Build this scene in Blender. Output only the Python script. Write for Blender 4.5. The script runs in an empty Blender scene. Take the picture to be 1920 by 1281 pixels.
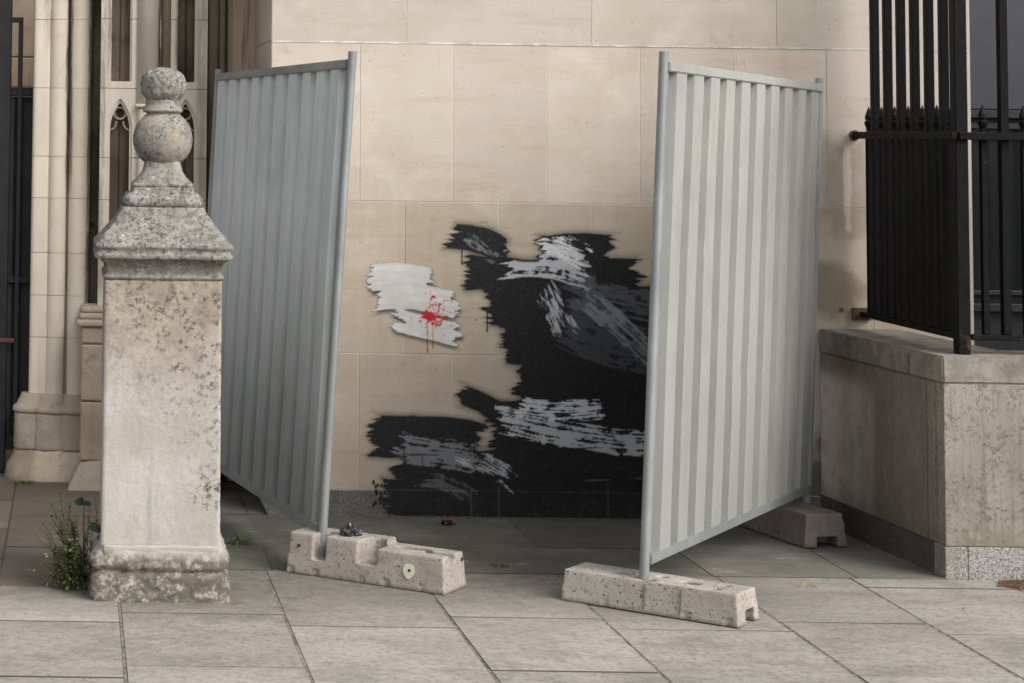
import bpy, bmesh, math, random
import numpy as np
from mathutils import Vector, noise, Matrix
random.seed(7)
rng = np.random.default_rng(11)
S = bpy.context.scene
C = S.collection

# ------------------------------------------------------------------ camera, sky, sun, exposure
PITCH, ROLL, CAMH = math.radians(4.0), 0.014, 1.86
fw = Vector((0, math.cos(PITCH), math.sin(PITCH)))
u0 = Vector((0, -math.sin(PITCH), math.cos(PITCH)))
rt = Vector((1, 0, 0)) * math.cos(ROLL) + u0 * math.sin(ROLL)
up = rt.cross(fw)
cd = bpy.data.cameras.new('camera')
cam = bpy.data.objects.new('camera', cd)
C.objects.link(cam)
m = Matrix((rt, up, -fw)).transposed().to_4x4()
m.translation = Vector((0, 0, CAMH))
cam.matrix_world = m
cd.sensor_width = 36
cd.lens = 4000 / 1920 * 36
cd.shift_x = (960 - 150) / 1920
cd.shift_y = -(640.5 + 35) / 1920
cd.clip_end = 500
S.camera = cam

SUN_EL, SUN_AZ = math.radians(40), math.radians(133)      # high behind the camera, a little to its right
w = bpy.data.worlds.new('World')
S.world = w
w.use_nodes = True
nt = w.node_tree
nt.nodes.clear()
sky = nt.nodes.new('ShaderNodeTexSky')
sky.sky_type = 'NISHITA'
sky.sun_disc = False
sky.sun_elevation = SUN_EL
sky.sun_rotation = SUN_AZ
sky.air_density = 1.0
sky.dust_density = 4.0
sky.ozone_density = 1.0
hs = nt.nodes.new('ShaderNodeHueSaturation')
hs.inputs['Saturation'].default_value = 0.22
bg = nt.nodes.new('ShaderNodeBackground')
bg.inputs['Strength'].default_value = 0.145
wo = nt.nodes.new('ShaderNodeOutputWorld')
nt.links.new(sky.outputs[0], hs.inputs['Color'])
nt.links.new(hs.outputs[0], bg.inputs[0])
nt.links.new(bg.outputs[0], wo.inputs[0])
sd = bpy.data.lights.new('sun', 'SUN')
sd.energy = 1.25
sd.angle = math.radians(40)
sd.color = (1.0, 0.96, 0.91)
so = bpy.data.objects.new('sun', sd)
C.objects.link(so)
sdir = Vector((math.sin(SUN_AZ) * math.cos(SUN_EL), math.cos(SUN_AZ) * math.cos(SUN_EL), math.sin(SUN_EL)))
so.rotation_euler = sdir.to_track_quat('Z', 'Y').to_euler()
so.location = (0, 0, 20)
S.view_settings.view_transform = 'Standard'
S.view_settings.look = 'None'
S.view_settings.gamma = 1
S.view_settings.exposure = 0.68
S.view_settings.use_curve_mapping = False


# ------------------------------------------------------------------ node helper
class NG:
    def __init__(self, name, rough=0.85, metal=0.0, spec=0.3):
        self.m = bpy.data.materials.new(name)
        self.m.use_nodes = True
        self.t = self.m.node_tree
        self.b = self.t.nodes['Principled BSDF']
        self.b.inputs['Roughness'].default_value = rough
        self.b.inputs['Metallic'].default_value = metal
        self.b.inputs['Specular IOR Level'].default_value = spec
        self.geo = self.t.nodes.new('ShaderNodeNewGeometry')
        self.pos = self.geo.outputs['Position']
        self._xyz = None

    def L(self, a, sock):
        if isinstance(a, (int, float)):
            sock.default_value = a
        elif isinstance(a, (tuple, list)):
            sock.default_value = tuple(a) if len(a) == len(sock.default_value) else tuple(a) + (1,)
        else:
            self.t.links.new(a, sock)

    def scaled(self, s, off=(0, 0, 0), rot=(0, 0, 0), vec=None):
        n = self.t.nodes.new('ShaderNodeMapping')
        n.inputs['Scale'].default_value = s
        n.inputs['Location'].default_value = off
        n.inputs['Rotation'].default_value = rot
        self.L(vec or self.pos, n.inputs['Vector'])
        return n.outputs[0]

    def noise(self, scale, detail=4, rough=0.6, vec=None, dist=0.0):
        n = self.t.nodes.new('ShaderNodeTexNoise')
        n.inputs['Scale'].default_value = scale
        n.inputs['Detail'].default_value = detail
        n.inputs['Roughness'].default_value = rough
        n.inputs['Distortion'].default_value = dist
        self.L(vec or self.pos, n.inputs['Vector'])
        return n.outputs['Fac']

    def voro(self, scale, vec=None, feature='F1', out='Distance'):
        n = self.t.nodes.new('ShaderNodeTexVoronoi')
        n.feature = feature
        n.inputs['Scale'].default_value = scale
        self.L(vec or self.pos, n.inputs['Vector'])
        return n.outputs[out]

    def step(self, v, a, b, x=0.0, y=1.0):
        n = self.t.nodes.new('ShaderNodeMapRange')
        n.interpolation_type = 'SMOOTHSTEP'
        self.L(v, n.inputs['Value'])
        n.inputs['From Min'].default_value = a
        n.inputs['From Max'].default_value = b
        n.inputs['To Min'].default_value = x
        n.inputs['To Max'].default_value = y
        return n.outputs[0]

    def math(self, op, a, b=0.0):
        n = self.t.nodes.new('ShaderNodeMath')
        n.operation = op
        self.L(a, n.inputs[0])
        self.L(b, n.inputs[1])
        return n.outputs[0]

    def mul(self, *a):
        r = a[0]
        for k in a[1:]:
            r = self.math('MULTIPLY', r, k)
        return r

    def mix(self, f, a, b, mode='MIX'):
        n = self.t.nodes.new('ShaderNodeMix')
        n.data_type = 'RGBA'
        n.blend_type = mode
        self.L(f, n.inputs[0])
        self.L(a, n.inputs[6])
        self.L(b, n.inputs[7])
        return n.outputs[2]

    def xyz(self):
        if self._xyz is None:
            n = self.t.nodes.new('ShaderNodeSeparateXYZ')
            self.L(self.pos, n.inputs[0])
            self._xyz = n.outputs
        return self._xyz

    def oinfo(self, out):
        n = self.t.nodes.new('ShaderNodeObjectInfo')
        return n.outputs[out]

    def near(self, x0, z0, rx, rz, vx=0, vz=2, jit=None):
        """1 at a spot of the surface, 0 outside it: a stain with a place of its own"""
        p = self.xyz()
        a = self.math('MULTIPLY', self.math('SUBTRACT', p[vx], x0), 1 / rx)
        b = self.math('MULTIPLY', self.math('SUBTRACT', p[vz], z0), 1 / rz)
        d = self.math('ADD', self.mul(a, a), self.mul(b, b))
        if jit is not None:
            d = self.math('ADD', d, self.math('MULTIPLY', self.math('SUBTRACT', jit, 0.5), 2.0))
        return self.step(d, 0.25, 1.0, 1.0, 0.0)

    def done(self, col, bump=None, strength=0.3, dist=0.01, rough=None):
        self.L(col, self.b.inputs['Base Color'])
        if rough is not None:
            self.L(rough, self.b.inputs['Roughness'])
        if bump is not None:
            n = self.t.nodes.new('ShaderNodeBump')
            n.inputs['Strength'].default_value = strength
            n.inputs['Distance'].default_value = dist
            self.L(bump, n.inputs['Height'])
            self.L(n.outputs[0], self.b.inputs['Normal'])
        return self.m


M = {}


def m_wall():
    g = NG('wall_limestone', 0.9, spec=0.15)
    big = g.noise(1.3, 4, 0.6)
    strk = g.noise(1, 4, 0.65, g.scaled((7, 1, 0.6)))
    hor = g.noise(1, 5, 0.7, g.scaled((2.2, 1, 16)))
    fine = g.noise(90, 4, 0.7)
    c = g.mix(g.step(big, 0.3, 0.7), (0.465, 0.418, 0.366), (0.530, 0.487, 0.446))
    pk = g.noise(3.4, 5, 0.7, g.scaled((1, 1, 1.2), (9, 1, 4)))
    c = g.mix(g.mul(g.step(pk, 0.50, 0.66), 0.55), c, (0.585, 0.535, 0.50))
    c = g.mix(g.mul(g.step(hor, 0.45, 0.75), 0.35), c, (0.40, 0.325, 0.235))
    c = g.mix(g.mul(g.step(strk, 0.55, 0.75), 0.35), c, (0.56, 0.505, 0.45))
    blot = g.noise(6.5, 5, 0.7)
    c = g.mix(g.mul(g.step(blot, 0.60, 0.72), 0.30), c, (0.33, 0.27, 0.20))
    c = g.mix(g.mul(g.step(fine, 0.35, 0.65), 0.16), c, (0.36, 0.30, 0.23))
    spk = g.noise(38, 3, 0.6)
    c = g.mix(g.mul(g.step(spk, 0.66, 0.72), 0.45), c, (0.27, 0.22, 0.16))
    ro = g.noise(1, 6, 0.75, g.scaled((9, 1, 0.8), (4, 0, 9)))
    c = g.mix(g.mul(g.step(ro, 0.56, 0.72), 0.30), c, (0.37, 0.30, 0.225))
    # lime run under the rail end and soot round it
    j = g.noise(9, 4, 0.6)
    c = g.mix(g.mul(g.near(3.80, 1.66, 0.20, 0.36, jit=j), 0.42), c, (0.20, 0.165, 0.13))
    c = g.mix(g.mul(g.near(3.81, 1.90, 0.10, 0.10, jit=j), 0.55), c, (0.62, 0.57, 0.51))
    c = g.mix(g.mul(g.near(3.812, 1.66, 0.026, 0.30, jit=g.noise(22, 3)), 0.85), c, (0.60, 0.55, 0.48))
    c = g.mix(g.mul(g.near(3.72, 1.12, 0.26, 0.17, jit=g.noise(5, 6, 0.75)), 0.55), c, (0.13, 0.105, 0.08))
    c = g.mix(g.mul(g.near(3.66, 0.20, 0.09, 0.26, jit=j), 0.85), c, (0.10, 0.085, 0.07))
    c = g.mix(1.0, c, g.oinfo('Color'), 'MULTIPLY')
    return g.done(c, g.math('ADD', fine, g.mul(blot, 0.8)), 0.16, 0.006)


def m_lime(name, a, b, dirt, amt, streak=0.3, blotch=0.3, bump=0.25, runs=False):
    g = NG(name, 0.92, spec=0.12)
    big = g.noise(2.3, 4, 0.6)
    st = g.noise(1, 5, 0.7, g.scaled((16, 16, 0.9)))
    bl = g.noise(9, 6, 0.72)
    fine = g.noise(120, 4, 0.7)
    c = g.mix(g.step(big, 0.3, 0.7), a, b)
    c = g.mix(g.mul(g.step(st, 0.52, 0.72), streak), c, dirt)
    c = g.mix(g.mul(g.step(bl, 0.52, 0.70), blotch), c, dirt)
    c = g.mix(g.mul(g.step(fine, 0.4, 0.7), amt), c, dirt)
    if runs:                     # black water runs beside the shafts and round the lancets
        wv = g.noise(1, 5, 0.7, g.scaled((10, 10, 1.7), (3, 1, 2)))
        sp = g.noise(1, 4, 0.75, g.scaled((40, 40, 5)))
        z = g.xyz()[2]
        for x0, rx, za, zb, k in ((-0.052, 0.022, 1.45, 1.75, 0.8), (0.063, 0.016, 0.7, 0.9, 0.7), (0.445, 0.030, 2.0, 2.1, 0.85), (0.130, 0.022, 0.9, 1.1, 0.45),
                                  (0.165, 0.02, 1.9, 2.4, 0.5), (0.66, 0.035, 1.0, 1.4, 0.35), (0.535, 0.03, 2.1, 2.3, 0.6), (-0.17, 0.03, 2.2, 2.5, 0.4)):
            xj = g.math('ADD', g.xyz()[0], g.mul(g.math('SUBTRACT', wv, 0.5), 0.06))
            d = g.math('MULTIPLY', g.math('ABSOLUTE', g.math('SUBTRACT', xj, x0)), 1 / rx)
            msk = g.mul(g.step(d, 0.35, 1.0, 1, 0), g.step(z, za, zb), g.step(sp, 0.3, 0.55))
            c = g.mix(g.mul(msk, k), c, (0.05, 0.037, 0.028))
    c = g.mix(1.0, c, g.oinfo('Color'), 'MULTIPLY')
    return g.done(c, g.math('ADD', fine, g.mul(bl, 1.5)), bump, 0.008)


def m_pillar():
    g = NG('weathered_stone', 0.93, spec=0.1)
    x, y, z = g.xyz()
    big = g.noise(3.5, 4, 0.6)
    cl = g.noise(11, 6, 0.75)
    fine = g.noise(110, 5, 0.75)
    mid = g.noise(34, 5, 0.75)
    sh = g.mix(g.step(big, 0.3, 0.7), (0.365, 0.336, 0.300), (0.455, 0.43, 0.40))
    # warm yellowish upper shaft, pale washed middle
    upz = g.step(g.math('ADD', z, g.mul(g.math('SUBTRACT', cl, 0.5), 0.5)), 0.72, 1.15)
    sh = g.mix(g.mul(upz, 0.9), sh, g.mix(g.step(g.noise(8, 5, 0.75), 0.4, 0.6), (0.25, 0.205, 0.16), (0.37, 0.315, 0.255)))
    col = g.noise(1, 4, 0.6, g.scaled((5.5, 5.5, 0.9)))
    sh = g.mix(g.mul(g.step(col, 0.5, 0.7), 0.35), sh, (0.36, 0.352, 0.345))
    sh = g.mix(g.mul(g.step(g.noise(3.1, 5, 0.75, g.scaled((1, 1, 1), (4, 2, 1))), 0.5, 0.68), 0.5), sh, (0.345, 0.295, 0.235))
    # black lichen clusters, thick at the upper right
    v = g.math('ADD', g.mul(x, 1.1), z)
    spot = g.noise(40, 7, 0.82)
    clus = g.noise(14, 3, 0.6)
    dens = g.step(v, 0.85, 1.55)
    low = g.near(0.54, 0.43, 0.09, 0.11, jit=clus)
    msk = g.math('MAXIMUM', g.mul(dens, g.step(clus, 0.38, 0.56)), low)
    sh = g.mix(g.mul(g.step(spot, 0.50, 0.58), msk, 0.9), sh, (0.055, 0.05, 0.042))
    sh = g.mix(g.mul(g.step(spot, 0.60, 0.66), 0.4), sh, (0.2, 0.18, 0.15))
    vr = g.noise(1, 6, 0.75, g.scaled((13, 13, 1.3), (5, 3, 2)))
    sh = g.mix(g.mul(g.step(vr, 0.54, 0.70), 0.45), sh, (0.255, 0.235, 0.21))
    sp2 = g.noise(85, 4, 0.75)
    sh = g.mix(g.mul(g.step(sp2, 0.60, 0.70), 0.4), sh, (0.21, 0.18, 0.145))
    # grey crusted head
    hd = g.mix(g.step(cl, 0.35, 0.65), (0.195, 0.187, 0.170), (0.295, 0.282, 0.256))
    hd = g.mix(g.mul(g.step(g.noise(58, 6, 0.82), 0.50, 0.57), g.step(g.noise(6, 5, 0.75), 0.34, 0.52), 0.9), hd, (0.05, 0.046, 0.04))
    hd = g.mix(g.mul(g.step(mid, 0.55, 0.63), 0.6), hd, (0.055, 0.05, 0.043))
    hd = g.mix(g.mul(g.step(g.noise(42, 5, 0.8, g.scaled((1, 1, 1), (3, 7, 1))), 0.58, 0.66), 0.75), hd, (0.50, 0.49, 0.46))
    bar = g.near(0.35, 1.85, 0.30, 0.20)
    hd = g.mix(g.mul(bar, g.step(g.noise(7, 4), 0.40, 0.62), 0.7), hd, (0.34, 0.30, 0.245))
    fz0 = g.noise(15, 6, 0.8)
    hd = g.mix(g.mul(g.step(fz0, 0.54, 0.62), 0.7), hd, (0.105, 0.098, 0.085))
    neck_shade = g.mul(g.step(z, 1.275, 1.29), g.step(g.math('ADD', z, g.mul(g.math('SUBTRACT', cl, 0.5), 0.03)), 1.325, 1.35, 1, 0))  # shade under the cap painted brown on the neck
    hd = g.mix(g.mul(neck_shade, g.step(cl, 0.36, 0.56), 0.75), hd, (0.115, 0.098, 0.078))
    hz = g.step(g.math('ADD', z, g.mul(g.math('SUBTRACT', cl, 0.5), 0.10)), 1.24, 1.30)
    c = g.mix(hz, sh, hd)
    # crusted foot
    ft = g.mix(g.step(mid, 0.40, 0.54), (0.37, 0.335, 0.285), (0.135, 0.12, 0.10))
    ft = g.mix(g.mul(g.step(cl, 0.50, 0.62), 0.75), ft, (0.085, 0.078, 0.066))
    ft = g.mix(g.mul(g.step(spot, 0.55, 0.64), 0.6), ft, (0.06, 0.055, 0.045))
    fz = g.step(g.math('ADD', z, g.mul(g.math('SUBTRACT', cl, 0.5), 0.08)), 0.15, 0.21, 1.0, 0.0)
    ft = g.mix(g.mul(g.step(g.noise(5.5, 6, 0.75, g.scaled((1, 1, 2.2), (2, 2, 8))), 0.46, 0.58), 0.65), ft, (0.10, 0.088, 0.07))
    c = g.mix(fz, c, ft)
    c = g.mix(g.mul(g.step(fine, 0.4, 0.7), 0.2), c, (0.2, 0.18, 0.15))
    return g.done(c, g.math('ADD', g.mul(fine, 0.7), g.math('ADD', mid, g.mul(spot, 0.4))), 0.4, 0.007)


def m_plinth():
    g = NG('plinth_stone', 0.9, spec=0.15)
    x, y, z = g.xyz()
    big = g.noise(2.0, 5, 0.65)
    st = g.noise(1, 5, 0.7, g.scaled((14, 14, 0.8)))
    cl = g.noise(9, 6, 0.75)
    fine = g.noise(130, 4, 0.75)
    c = g.mix(g.step(big, 0.3, 0.7), (0.225, 0.198, 0.166), (0.31, 0.28, 0.243))
    c = g.mix(g.mul(g.step(st, 0.45, 0.7), 0.45), c, (0.20, 0.175, 0.145))
    c = g.mix(g.mul(g.step(cl, 0.5, 0.68), 0.5), c, (0.26, 0.24, 0.205))
    spk = g.noise(55, 6, 0.82)
    c = g.mix(g.mul(g.step(spk, 0.51, 0.57), g.step(g.noise(7, 5, 0.75), 0.38, 0.55), 0.8), c, (0.10, 0.088, 0.073))
    st3 = g.noise(1, 6, 0.78, g.scaled((30, 30, 1.6), (1, 4, 2)))
    c = g.mix(g.mul(g.step(st3, 0.50, 0.64), 0.55), c, (0.125, 0.108, 0.09))
    # clean run near the wall on the side face, shade and dirt painted on the rest of it
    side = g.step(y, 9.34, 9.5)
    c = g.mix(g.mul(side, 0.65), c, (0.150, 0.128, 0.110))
    bl = g.noise(3.2, 6, 0.75, g.scaled((1, 1, 0.8), (7, 2, 3)))
    c = g.mix(g.mul(g.step(bl, 0.48, 0.66), 0.55), c, (0.135, 0.118, 0.098))
    c = g.mix(g.mul(g.step(g.noise(6, 6, 0.8, g.scaled((1, 1, 0.6), (1, 9, 3))), 0.56, 0.68), 0.5), c, (0.41, 0.385, 0.345))
    run = g.mul(g.step(g.math('ADD', y, g.mul(g.math('SUBTRACT', st, 0.5), 0.35)), 9.92, 10.22), g.step(g.math('ADD', z, g.mul(cl, 0.1)), 0.72, 0.84, 1, 0))
    c = g.mix(g.mul(run, g.step(cl, 0.1, 0.6), 0.9), c, (0.55, 0.505, 0.455))
    # grey weathered coping
    tz = g.step(z, 0.815, 0.84)
    c = g.mix(g.mul(tz, 0.65), c, g.mix(g.step(cl, 0.4, 0.6), (0.15, 0.135, 0.115), (0.27, 0.25, 0.215)))
    c = g.mix(g.mul(g.step(g.math('ADD', z, g.mul(g.math('SUBTRACT', cl, 0.5), 0.14)), 0.13, 0.24, 1, 0), 0.45), c, (0.15, 0.145, 0.10))
    return g.done(c, g.math('ADD', fine, spk), 0.25, 0.006)


def m_granite(name, k=1.0):
    g = NG(name, 0.7, spec=0.3)
    v = g.voro(170, out='Color')
    n = g.noise(160, 3, 0.7)
    big = g.noise(4, 4, 0.6)
    c = g.mix(g.step(n, 0.40, 0.60), (0.30 * k, 0.285 * k, 0.265 * k), (0.075 * k, 0.07 * k, 0.065 * k))
    c = g.mix(g.mul(g.step(v, 0.55, 0.75), 0.5), c, (0.36 * k, 0.35 * k, 0.335 * k))
    c = g.mix(g.mul(g.step(big, 0.4, 0.7), 0.5), c, (0.12 * k, 0.11 * k, 0.09 * k))
    return g.done(c, n, 0.15, 0.004)


def m_slab(name, a, b, grime, green=0.0, wet=0.9, wild=False):
    g = NG(name, wet, spec=0.2)
    rnd = g.oinfo('Random')
    big = g.noise(1.6, 4, 0.65)
    sw = g.noise(1, 6, 0.75, g.scaled((2.0, 5.5, 1)), 0.6)
    cl = g.noise(13, 6, 0.75)
    fine = g.noise(150, 4, 0.75)
    c = g.mix(g.step(big, 0.3, 0.7), a, b)
    c = g.mix(g.mul(g.step(sw, 0.50, 0.72), 0.42), c, grime)
    c = g.mix(g.mul(g.step(cl, 0.52, 0.70), 0.22), c, grime)
    c = g.mix(g.mul(g.step(fine, 0.42, 0.66), 0.30), c, grime)
    lt = g.noise(1, 5, 0.75, g.scaled((3.2, 9, 1), (5, 1, 0)), 0.8)
    c = g.mix(g.mul(g.step(lt, 0.60, 0.74), 0.30), c, tuple(min(1, k * 1.35) for k in b))
    if wild:                     # scuffs, splashes and green film on the old flags
        w1 = g.noise(1, 6, 0.8, g.scaled((3, 8, 1), (8, 3, 0)), 1.2)
        c = g.mix(g.mul(g.step(w1, 0.58, 0.66), 0.55), c, (0.27, 0.26, 0.235))
        w2 = g.noise(2.2, 5, 0.75, g.scaled((1, 1, 1), (2, 9, 0)))
        c = g.mix(g.mul(g.step(w2, 0.5, 0.66), 0.5), c, (0.088, 0.094, 0.060))
        w3 = g.noise(60, 4, 0.8)
        c = g.mix(g.mul(g.step(w3, 0.62, 0.70), 0.5), c, (0.25, 0.24, 0.215))
    if green:
        f = g.math('MAXIMUM', g.near(0.55, 8.62, 0.55, 0.42, 0, 1, cl), g.near(0.0, 8.75, 0.45, 0.22, 0, 1, cl))
        c = g.mix(g.mul(f, g.step(g.noise(7, 6, 0.75), 0.35, 0.65), green), c, (0.145, 0.132, 0.090))
        p = g.near(0.40, 8.48, 0.35, 0.10, 0, 1, cl)
        c = g.mix(g.mul(p, g.step(cl, 0.4, 0.6), 0.4), c, (0.36, 0.325, 0.25))
        dk = g.step(g.math('ADD', g.xyz()[1], g.mul(g.math('SUBTRACT', big, 0.5), 0.8)), 8.15, 9.0)  # shade and dirt painted in towards the back of the pavement
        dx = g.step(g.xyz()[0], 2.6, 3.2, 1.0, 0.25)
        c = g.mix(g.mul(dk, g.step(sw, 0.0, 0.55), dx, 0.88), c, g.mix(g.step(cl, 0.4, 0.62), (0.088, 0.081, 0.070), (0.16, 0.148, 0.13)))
        st2 = g.noise(2.7, 6, 0.78, g.scaled((1, 1.8, 1), (3, 8, 1)))
        c = g.mix(g.mul(g.step(st2, 0.48, 0.62), 0.55), c, (0.19, 0.175, 0.148))
        st4 = g.noise(6.5, 6, 0.8, g.scaled((1, 1.6, 1), (9, 2, 1)), 0.5)
        c = g.mix(g.mul(g.step(st4, 0.52, 0.62), 0.38), c, (0.225, 0.205, 0.172))
        st5 = g.noise(9, 6, 0.8, g.scaled((0.7, 2.2, 1), (1, 5, 1)), 0.8)
        c = g.mix(g.mul(g.step(st5, 0.60, 0.68), 0.4), c, (0.50, 0.475, 0.445))
        gum = g.voro(4.3, g.scaled((1, 1, 0.01), (0.3, 0.7, 0)))
        c = g.mix(g.mul(g.step(gum, 0.035, 0.055, 1, 0), 0.35), c, (0.12, 0.11, 0.10))
        ms = g.noise(30, 5, 0.8)
        c = g.mix(g.mul(g.step(ms, 0.48, 0.60), 0.5), c, grime)
        c = g.mix(g.mul(g.step(g.noise(75, 4, 0.8), 0.56, 0.68), 0.4), c, tuple(min(1, k * 1.3) for k in b))
    nz = g.t.nodes.new('ShaderNodeSeparateXYZ')
    g.L(g.geo.outputs['True Normal'], nz.inputs[0])
    c = g.mix(g.step(nz.outputs[2], 0.80, 0.98, 1.0, 0.0), c, tuple(q * 0.55 for q in grime))    # soil packed in the joints
    k = g.math('ADD', 0.84, g.mul(rnd, 0.28))
    n = g.t.nodes.new('ShaderNodeVectorMath')
    n.operation = 'SCALE'
    g.L(c, n.inputs[0])
    g.L(k, n.inputs['Scale'])
    return g.done(n.outputs[0], g.math('ADD', fine, cl), 0.22, 0.006)


def m_steel(name, a, b, rough, metal, marks=0.5, dirt_shade=0.12):
    g = NG(name, rough, metal, 0.4)
    big = g.noise(1.7, 4, 0.6)
    sp = g.noise(24, 5, 0.7)
    st = g.noise(1, 5, 0.7, g.scaled((55, 55, 1.6)))
    c = g.mix(g.step(big, 0.3, 0.7), a, b)
    c = g.mix(g.mul(g.step(sp, 0.5, 0.7), 0.18), c, tuple(k * 0.6 for k in a))
    c = g.mix(g.mul(g.step(st, 0.66, 0.73), marks), c, (0.82, 0.83, 0.83))
    low_mask = g.step(g.math('ADD', g.xyz()[2], g.mul(g.math('SUBTRACT', big, 0.5), 1.2)), 0.0, 1.6, 1.0, 0.0)  # dirt and shade painted darker towards the panel foot
    c = g.mix(g.mul(low_mask, dirt_shade), c, (0.13, 0.13, 0.125))
    ch = g.noise(1, 6, 0.8, g.scaled((95, 95, 22)))
    c = g.mix(g.mul(g.step(ch, 0.615, 0.65), g.step(g.noise(4.2, 4, 0.7), 0.42, 0.56), marks), c, (0.85, 0.85, 0.83))
    wr = g.noise(2.6, 6, 0.75, g.scaled((1, 1, 0.5), (8, 1, 2)))
    c = g.mix(g.mul(g.step(wr, 0.48, 0.66), 0.28), c, tuple(k * 0.62 for k in b))
    dr = g.noise(1, 4, 0.7, g.scaled((30, 30, 0.6), (2, 5, 3)))
    c = g.mix(g.mul(g.step(dr, 0.55, 0.75), 0.30), c, tuple(k * 0.5 for k in b))
    return g.done(c, g.math('ADD', g.mul(big, 6), sp), 0.12, 0.006, g.step(sp, 0.3, 0.7, rough - 0.08, rough + 0.12))


def m_concrete(name, a, b, pit):
    g = NG(name, 0.93, spec=0.1)
    big = g.noise(5, 4, 0.65)
    fine = g.noise(140, 4, 0.75)
    pn = g.noise(9, 4, 0.6)
    pits = g.mul(g.step(g.noise(84, 2, 0.5), 0.625, 0.665), g.step(pn, 0.36, 0.50))
    pits = g.math('MAXIMUM', pits, g.mul(g.step(g.noise(130, 2, 0.5), 0.63, 0.68), g.step(g.noise(13, 3), 0.40, 0.50)))
    vv = g.voro(30)
    pits = g.math('MAXIMUM', pits, g.mul(g.step(vv, 0.10, 0.16, 1, 0), g.step(g.noise(20, 3), 0.50, 0.56)))
    c = g.mix(g.step(big, 0.3, 0.7), a, b)
    c = g.mix(g.mul(g.step(fine, 0.4, 0.7), 0.25), c, tuple(k * 0.55 for k in a))
    stain = g.noise(1, 4, 0.7, g.scaled((22, 22, 3)))
    c = g.mix(g.mul(g.step(stain, 0.58, 0.72), 0.45), c, (0.33, 0.265, 0.19))
    big2 = g.noise(2.2, 5, 0.7)
    c = g.mix(g.mul(g.step(big2, 0.5, 0.7), 0.4), c, tuple(k * 0.6 for k in a))
    c = g.mix(g.mul(pits, pit), c, (0.065, 0.056, 0.047))
    c = g.mix(g.step(g.xyz()[2], 0.004, 0.022, 0.5, 0.0), c, (0.15, 0.13, 0.105))
    return g.done(c, g.math('SUBTRACT', fine, g.mul(pits, 2.0)), 0.3, 0.005)


def m_black_iron():
    g = NG('black_painted_iron', 0.55, 0.0, 0.12)
    n = g.noise(30, 4, 0.7)
    c = g.mix(g.step(n, 0.4, 0.7), (0.003, 0.0031, 0.0034), (0.006, 0.0062, 0.0066))
    r = g.noise(17, 5, 0.75)
    zz = g.xyz()[2]
    rust = g.mul(g.step(r, 0.56, 0.66), g.step(zz, 0.96, 1.10, 1.0, 0.03))
    c = g.mix(rust, c, (0.075, 0.032, 0.016))
    chip = g.noise(48, 3, 0.6)
    c = g.mix(g.mul(g.step(chip, 0.70, 0.73), 0.5), c, (0.10, 0.10, 0.095))
    return g.done(c, n, 0.15, 0.003)


def m_plain(name, col, rough=0.6, spec=0.3, var=0.3, scale=20, metal=0.0):
    g = NG(name, rough, metal, spec)
    n = g.noise(scale, 4, 0.65)
    c = g.mix(g.step(n, 0.35, 0.65), col, tuple(k * (1 - var) for k in col))
    return g.done(c, n, 0.12, 0.003)


def m_leaf(name, a, b):
    g = NG(name, 0.55, 0, 0.3)
    n = g.noise(45, 3, 0.6)
    c = g.mix(g.step(n, 0.35, 0.65), a, b)
    c = g.mix(g.mul(g.oinfo('Random'), 0.3), c, tuple(k * 0.6 for k in a))
    return g.done(c)


def m_paint():
    g = NG('spray_paint', 0.55, 0.0, 0.25)
    at = g.t.nodes.new('ShaderNodeVertexColor')
    at.layer_name = 'paint'
    n = g.noise(70, 4, 0.7)
    c = g.mix(g.mul(g.step(n, 0.5, 0.75), 0.10), at.outputs['Color'], (0.30, 0.28, 0.26))
    g.L(at.outputs['Alpha'], g.b.inputs['Alpha'])
    return g.done(c, n, 0.08, 0.003)


M['wall'] = m_wall()
M['mortar'] = m_plain('lime_mortar', (0.60, 0.54, 0.46), 0.95, 0.1, 0.25, 8)
M['joint'] = m_plain('white_lime_pointing', (0.70, 0.66, 0.60), 0.95, 0.1, 0.35, 14)
M['lime'] = m_lime('portal_limestone', (0.66, 0.585, 0.485), (0.74, 0.675, 0.58), (0.27, 0.205, 0.145), 0.12, 0.22, 0.12, runs=True)
M['limerough'] = m_lime('rough_limestone', (0.38, 0.315, 0.245), (0.49, 0.42, 0.34), (0.17, 0.135, 0.10), 0.3, 0.25, 0.45, 0.45)
M['limebrown'] = m_lime('brown_stained_limestone', (0.25, 0.20, 0.155), (0.33, 0.27, 0.21), (0.075, 0.058, 0.044), 0.2, 0.75, 0.3)
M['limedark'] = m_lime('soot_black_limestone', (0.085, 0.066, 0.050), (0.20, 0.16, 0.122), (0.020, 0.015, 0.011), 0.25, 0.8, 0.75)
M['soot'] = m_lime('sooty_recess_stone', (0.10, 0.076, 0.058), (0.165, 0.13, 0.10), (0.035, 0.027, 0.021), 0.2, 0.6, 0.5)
M['pillar'] = m_pillar()
M['plinth'] = m_plinth()
M['granite'] = m_granite('grey_granite', 1.25)
M['granite_side'] = m_granite('shaded_granite', 0.42)  # darker copy for the side face, its shade put into the colour
M['granite_dark'] = m_granite('dark_granite', 0.62)
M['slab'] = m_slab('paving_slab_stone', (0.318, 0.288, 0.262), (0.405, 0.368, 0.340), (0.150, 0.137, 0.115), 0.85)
M['slabdark'] = m_slab('damp_dark_paving', (0.098, 0.095, 0.081), (0.165, 0.158, 0.138), (0.052, 0.050, 0.040), 0.0, 0.75, wild=True)
M['slabbrown'] = m_slab('brown_york_stone', (0.150, 0.120, 0.095), (0.20, 0.168, 0.140), (0.085, 0.068, 0.052), 0.0, 0.8)
M['fill'] = m_plain('joint_mortar', (0.26, 0.232, 0.196), 0.95, 0.1, 0.6, 25)
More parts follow.
